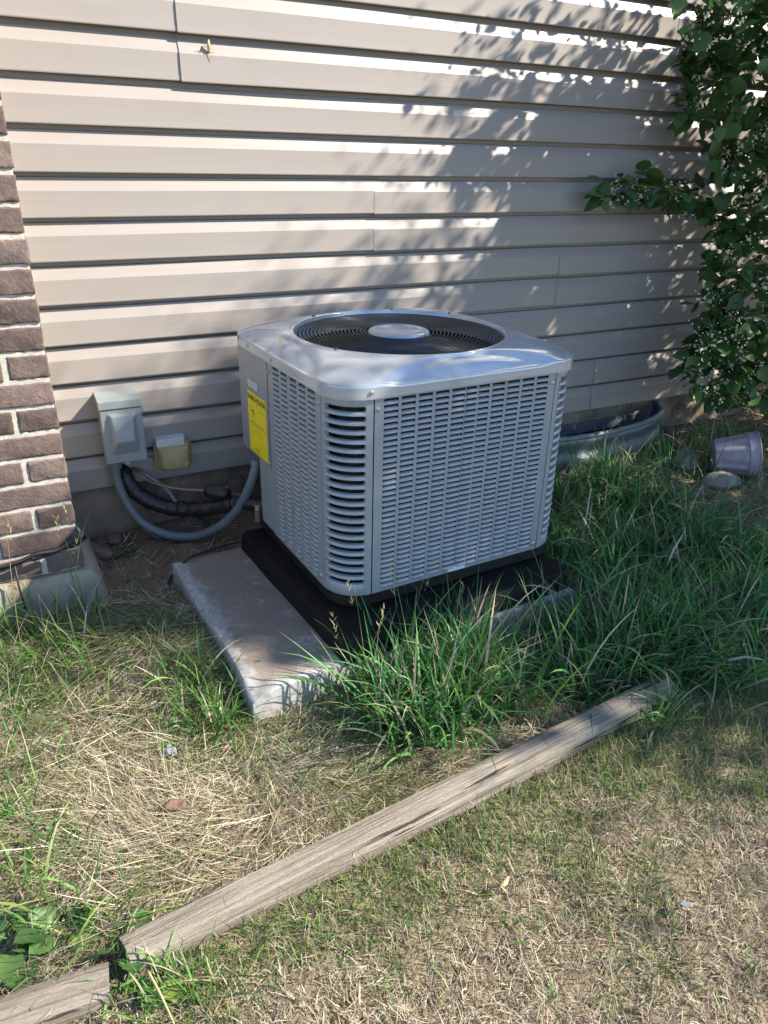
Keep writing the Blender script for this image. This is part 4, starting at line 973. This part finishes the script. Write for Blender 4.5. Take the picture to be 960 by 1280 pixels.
# ---- matted dry grass between the timber and the slab
mat_ = Field()
def thatch(n, x0, x1, y0, y1, Ls, Ws, dens=None, green=.3, flow=None):
    P = pick(n, x0, x1, y0, y1, lambda x, y: (y > TY(x)+.02)*(dens(x, y) if dens else 1.0)); n = len(P); P[:, 2] += rng.uniform(.004, .022, n)
    g1 = value_noise(P[:, 0], P[:, 1], 5, 41)
    isg = rng.random(n) < np.clip(green+(g1-.5)*.7, .03, .9)
    cb = np.where(isg[:, None], mixc(n, OLIVE+GREEN, (3, 3, 3, 1, 1, 1, 1)), mixc(n, STRAW, (3, 3, 2, 2, 2)))
    az = rng.uniform(0, 6.283, n) if flow is None else 6.283*value_noise(P[:, 0], P[:, 1], 2.6, 43)*1.2+rng.normal(0, .7, n)+flow
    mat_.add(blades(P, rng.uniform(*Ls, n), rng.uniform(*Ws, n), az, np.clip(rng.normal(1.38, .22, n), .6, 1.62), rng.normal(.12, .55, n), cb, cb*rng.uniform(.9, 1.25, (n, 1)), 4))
inner = lambda x, y: np.clip(.25+.75*smooth(-.45, -.62, y), 0, 1)*(1-.8*smooth(.75, 1.0, x))
thatch(75000, -.75, 1.2, -1.55, -.45, (.025, .085), (.0007, .0016), inner, .26, .4)
thatch(15000, -.75, 1.2, -1.55, -.50, (.06, .16), (.0008, .0020), inner, .55, .4)
thatch(50000, -.75, 1.3, -1.55, -.40, (.010, .040), (.0008, .0018), inner, .2)
thatch(1300, -.3, .55, -.62, -.03, (.02, .08), (.001, .0024), None, .3)
thatch(7000, 1.2, 3.4, -1.4, -.05, (.02, .12), (.0014, .0032), None, .25)
thatch(6000, -2.0, -.7, -1.5, -.4, (.05, .2), (.002, .004), None, .35)
mat_.build('dry_thatch', 'drygrass', 'matted dead grass stems lying flat between the timber and the concrete slab')
# ---- tall green grass
tall = Field()
def tufts(nt, per, x0, x1, y0, y1, Ls, Ws, dens=None, lean=(.25, .25), curl=(.9, .5), az=None, dry=.09, spread=.025, cols=None):
    Q = pick(nt, x0, x1, y0, y1, dens); cnt = rng.poisson(per, len(Q))+1; idx = np.repeat(np.arange(len(Q)), cnt); n = len(idx)
    if n == 0: return
    P = Q[idx].copy(); P[:, :2] += rng.normal(0, spread, (n, 2)); ok = clear(P[:, 0], P[:, 1]); P = P[ok]; idx = idx[ok]; n = len(P); P[:, 2] = ground_z(P[:, 0], P[:, 1])-.004
    tf = (rng.uniform(.72, 1.3, (len(Q), 1))*(1+rng.uniform(-.20, .18, (len(Q), 1))*np.array([[1, .1, -.3]])))[idx]
    szf = rng.uniform(.6, 1.15, len(Q))[idx]; L = rng.uniform(*Ls, n)*szf
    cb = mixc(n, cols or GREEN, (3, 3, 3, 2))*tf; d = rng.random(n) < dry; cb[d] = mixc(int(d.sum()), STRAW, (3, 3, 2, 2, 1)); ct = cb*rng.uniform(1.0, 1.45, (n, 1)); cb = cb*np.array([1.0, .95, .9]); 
    tip = rng.random(n) < .15; ct[tip] = mixc(int(tip.sum()), STRAW, (3, 2, 1, 1, 1))
    A = rng.uniform(0, 6.283, n) if az is None else rng.normal(az, 1.1, n)
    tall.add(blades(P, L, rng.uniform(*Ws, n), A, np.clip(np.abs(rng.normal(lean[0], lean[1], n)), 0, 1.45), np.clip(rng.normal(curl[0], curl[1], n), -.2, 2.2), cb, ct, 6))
DK = [(.062, .175, .055), (.085, .215, .062), (.045, .135, .045), (.12, .25, .07)]
tufts(170, 7, -.62, .0, -.90, -.40, (.06, .18), (.002, .0060), lambda x, y: 1-.7*smooth(-.2, 0, x)*smooth(-.55, -.8, y))
tufts(70, 5, -.5, .15, -1.15, -.6, (.04, .13), (.0015, .004), lean=(.5, .4))                                            # beside the brick footing
tufts(60, 7, -.60, -.16, -1.40, -.95, (.06, .18), (.0025, .0055))
tufts(26, 8, -.42, .02, -1.62, -1.46, (.05, .13), (.002, .005), lean=(.5, .3))
tufts(40, 10, .98, 1.40, -1.46, -1.30, (.10, .22), (.003, .008), lean=(.6, .3), cols=DK)
tufts(40, 8, -.30, -.02, -1.56, -1.44, (.05, .12), (.002, .005), lean=(.5, .3))
tufts(16, 14, .10, .20, -1.08, -.88, (.08, .20), (.003, .006), lean=(.4, .3))                               # at the slab corner
tufts(14, 6, -.02, .22, -.75, -.45, (.05, .14), (.002, .0045))
tufts(210, 12, .50, 1.30, -1.30, -1.06, (.12, .31), (.003, .0088), lambda x, y: 1-.85*smooth(.80, .86, x)*smooth(1.16, 1.08, x), lean=(.22, .22), curl=(.9, .5), cols=DK)  # in front of the condenser
tufts(50, 8, .44, 1.0, -1.22, -1.06, (.08, .22), (.003, .006), lean=(.35, .3))
tufts(400, 9, 1.22, 2.05, -1.30, -.30, (.09, .26), (.003, .0092), lean=(.4, .3), curl=(1.1, .5), cols=DK)   # to the right of the condenser
tufts(120, 10, .95, 1.75, -1.42, -1.18, (.09, .26), (.003, .0092), lean=(.45, .3), curl=(1.1, .5), cols=DK)
tufts(80, 6, 1.30, 2.65, -.52, -.20, (.10, .26), (.0035, .007), lean=(.2, .2), curl=(.7, .5), cols=DK)       # along the window well
tufts(330, 6, 2.0, 3.6, -1.45, -.55, (.04, .14), (.0025, .005), lambda x, y: .35+.65*smooth(-.8, -1.1, y), lean=(.4, .3), cols=DK)
tufts(60, 5, 2.2, 3.3, -.60, -.05, (.04, .12), (.0025, .005), cols=DK)
tufts(70, 6, -1.8, -.6, -1.5, -.45, (.08, .22), (.003, .006))
tufts(160, 4, -.2, 1.0, -1.42, -1.0, (.03, .10), (.002, .004), lean=(.7, .4))                               # green shoots in the thatch
tufts(220, 3, -.6, 2.2, -2.4, -1.45, (.03, .07), (.002, .004), lambda x, y: y < TY(x)-.06, lean=(.5, .4))
tall.build('tall_grass', 'grass', 'long green grass blades growing around the slab, condenser and window well')
# ---- seeding stalks
def stalks():
    fd = Field(); base = [(.48, -1.12), (.55, -1.15), (.52, -1.10), (.62, -1.14), (.7, -1.12), (.45, -1.16), (-.03, -.42), (-.05, -.47), (-.12, -.50), (1.45, -.32), (1.6, -.30), (1.75, -.31), (1.5, -.36), (1.9, -.29), (2.1, -.30), (-.2, -.6), (1.3, -.8), (1.35, -.6)]
    P = np.array([(x, y, gz(x, y)) for x, y in base]); n = len(P); L = rng.uniform(.26, .40, n); az = rng.uniform(0, 6.28, n); lean = np.abs(rng.normal(.12, .1, n)); curl = rng.uniform(.1, .5, n)
    c = mixc(n, [(.16, .20, .06), (.28, .26, .12)], (1, 1)); fd.add(blades(P, L, np.full(n, .0028), az, lean, curl, c, c*1.2, 6))
    for i in range(n):           # spikelets near the tip
        m = 16; t = rng.uniform(.78, 1.0, m); ang = lean[i]+curl[i]*.45; q = np.stack([P[i, 0]+L[i]*t*np.sin(ang)*np.cos(az[i]), P[i, 1]+L[i]*t*np.sin(ang)*np.sin(az[i]), P[i, 2]+L[i]*t*np.cos(ang)], 1)
        cc = mixc(m, [(.30, .30, .14), (.40, .36, .2)], (1, 1)); fd.add(blades(q, rng.uniform(.010, .02, m), np.full(m, .0028), rng.uniform(0, 6.28, m), rng.uniform(.3, .8, m), np.zeros(m), cc, cc, 2))
    fd.build('seed_stalks', 'grass', 'thin grass stalks with seed heads rising above the green grass')
stalks()

# ================================================================== weeds, litter
def weed(px, z, n, Ls, label, seed, group=None, wide=1.0, el=(.1, .9)):
    g = np.random.default_rng(seed); p = on_ground(px, z); root = empty('broadleaf_weed', p, 0, label, 'weed', group)
    N = 26; ts = np.linspace(0, 1, N); hw = .40*wide*np.sin(np.pi*ts**.72)**.8*(1+.16*np.where(np.arange(N) % 2, 1, -1)*(ts > .05)*(ts < .97)); yy = ts-.04*np.where(np.arange(N) % 2, 1, 0)
    mid = np.stack([.02*np.sin(ts*5), ts, -.10*ts**2+.02*np.sin(ts*9)], 1); V = np.concatenate([mid]+[np.stack([mid[:, 0]+k*hw*f_, yy if f_ == 1 else ts, mid[:, 2]+.10*hw*f_*4*(.25 if f_ < 1 else .5)+.018*np.sin(ts*22+k*1.3)*f_], 1) for k in (-1, 1) for f_ in (.5, 1)])
    FF = []
    for i in range(N-1):
        for (p_, q_) in ((0, 1), (1, 2)): FF += [(p_*N+i, q_*N+i, q_*N+i+1), (p_*N+i, q_*N+i+1, p_*N+i+1)]
        for (p_, q_) in ((0, 3), (3, 4)): FF += [(p_*N+i, q_*N+i+1, q_*N+i), (p_*N+i, p_*N+i+1, q_*N+i+1)]
    me = fast_mesh('leaf', V, np.array(FF), None, True); me.materials.append(MT['single_leaf'])
    for k in range(n):
        a_ = 2*math.pi*k/n+g.normal(0, .5); e_ = g.uniform(*el); L = g.uniform(*Ls); st = g.uniform(.3, .8)*L
        d = np.array([math.cos(a_)*math.cos(e_), math.sin(a_)*math.cos(e_), math.sin(e_)]); q = d*st
        MB().tube([(0, 0, 0), tuple(q*.5+np.array([0, 0, .006])), tuple(q)], [.0022, .0018, .0014], 5).build('stalk', 'stem', root, smooth=True)
        ax = d+np.array([0, 0, -.45]); ax /= np.linalg.norm(ax); sd_ = np.cross(ax, [g.normal(0, .25), g.normal(0, .25), 1]); sd_ /= np.linalg.norm(sd_); nr = np.cross(sd_, ax)
        o = bpy.data.objects.new('leaf', me); C.objects.link(o); o.parent = root; m = Matrix.Identity(4)
        for r_ in range(3): m[r_][0] = sd_[r_]*L; m[r_][1] = ax[r_]*L; m[r_][2] = nr[r_]*L; m[r_][3] = q[r_]
        o.matrix_local = m
weed((75, 1165), -.19, 18, (.03, .06), 'broad leaved green weed growing where the two timbers meet', 1, wide=1.1, el=(.35, 1.1))
weed((28, 1180), -.19, 8, (.04, .07), 'small leaved weed beside the larger broad leaved one', 2)
weed((205, 1215), -.20, 6, (.035, .055), 'low weed with dark leaves at the cut timber end', 3)
weed((165, 1170), -.15, 4, (.035, .055), 'weed sprig with toothed leaves overlapping the timber end', 4, el=(.5, 1.2))
weed((160, 690), -.18, 7, (.03, .05), 'low green weed on the soil between brick wall and slab', 5, el=(.0, .5))
weed((262, 655), -.175, 6, (.03, .045), 'tiny green weed under the sagging grey conduit', 6, el=(.0, .5))
weed((40, 875), -.2, 6, (.03, .05), 'leafy weed in the long grass near the footing', 9)
def litter(name, px, z, sx, sy, label, cat, mat, seed):
    g = np.random.default_rng(seed); p = hit(px, 2, z); n, m = 6, 5; vs = []; fs = []
    for i in range(n+1):
        for j in range(m+1): vs.append(((i/n-.5)*sx+g.normal(0, sx*.03), (j/m-.5)*sy*(1-.5*abs(2*i/n-1)**2)+g.normal(0, sy*.03), .25*sx*((i/n-.5)**2)+g.normal(0, sx*.03)))
    for i in range(n):
        for j in range(m): fs.append((i*(m+1)+j, (i+1)*(m+1)+j, (i+1)*(m+1)+j+1, i*(m+1)+j+1))
    o = MB().add(vs, fs).build(name, mat, None, smooth=True); o.location = tuple(p); o.rotation_euler = (g.uniform(-.4, .4), g.uniform(-.4, .4), g.uniform(0, 6)); tag(o, label, cat)
    s_ = o.modifiers.new('thick', 'SOLIDIFY'); s_.thickness = .0008
litter('paper_scrap', (214, 938), -.175, .03, .018, 'tiny crumpled pale blue scrap on the matted grass', 'scrap', 'litter', 1)
litter('dead_leaf', (219, 1006), -.175, .04, .025, 'curled reddish brown dead leaf on the straw coloured grass', 'leaf', 'clay', 2)
litter('wood_chip', (632, 1102), -.175, .03, .008, 'pale wood chip lying on the mown lawn', 'chip', 'straw', 3)
litter('bottle_cap', (858, 1130), -.175, .02, .02, 'small shiny pale scrap in the shaded mown lawn', 'scrap', 'litter', 4)
cp = hit((351, 424), 2, .545); o = None
litter('yellow_leaf', (351, 425), .546, .022, .010, 'tiny dried yellow leaf on the condenser top beside the grille', 'leaf', 'tan', 5)
def stick(p0, p1, label, r=.0022, mat='straw'):
    P = spline([p0, (np.array(p0)+np.array(p1))/2+np.array([0, .004, .006]), p1], 8); b_ = P[0]; root = MB().tube([q-b_ for q in P], list(np.linspace(r, r*.5, len(P))), 6).build('dry_stalk', mat, None, smooth=True); root.location = tuple(b_); tag(root, label, 'stalk')
stick(hit((184, 1213), 2, -.15), hit((222, 1290), 2, -.16), 'long pale dry stalk beside the cut timber end', .0024)
stick(hit((194, 848), 2, -.18), hit((190, 880), 2, -.175), 'short pale straw stalk upright in the matted grass left of the slab', .0022)
def husk():
    p = hit((260, 58), 1, -.020); root = empty('dried_husk', (p[0], -.0185, p[2]), 0, 'small tan dried husk clinging to the upper siding', 'husk'); g = np.random.default_rng(5)
    V = []
    MB().tube([(0, 0, -.016), (.002, -.004, -.004), (.001, -.005, .008), (.003, -.002, .016)], [.002, .005, .0045, .0015], 8).build('body', 'straw', root, smooth=True)
    for k in range(7): q = g.normal(0, .012, 3); q[1] = abs(q[1])*-.3; MB().tube([(0, -.003, g.uniform(-.01, .01)), tuple(q*.6+np.array([0, -.004, 0])), tuple(q*1.6)], [.0011, .001, .0006], 5).build('leg', 'straw', root)
husk()
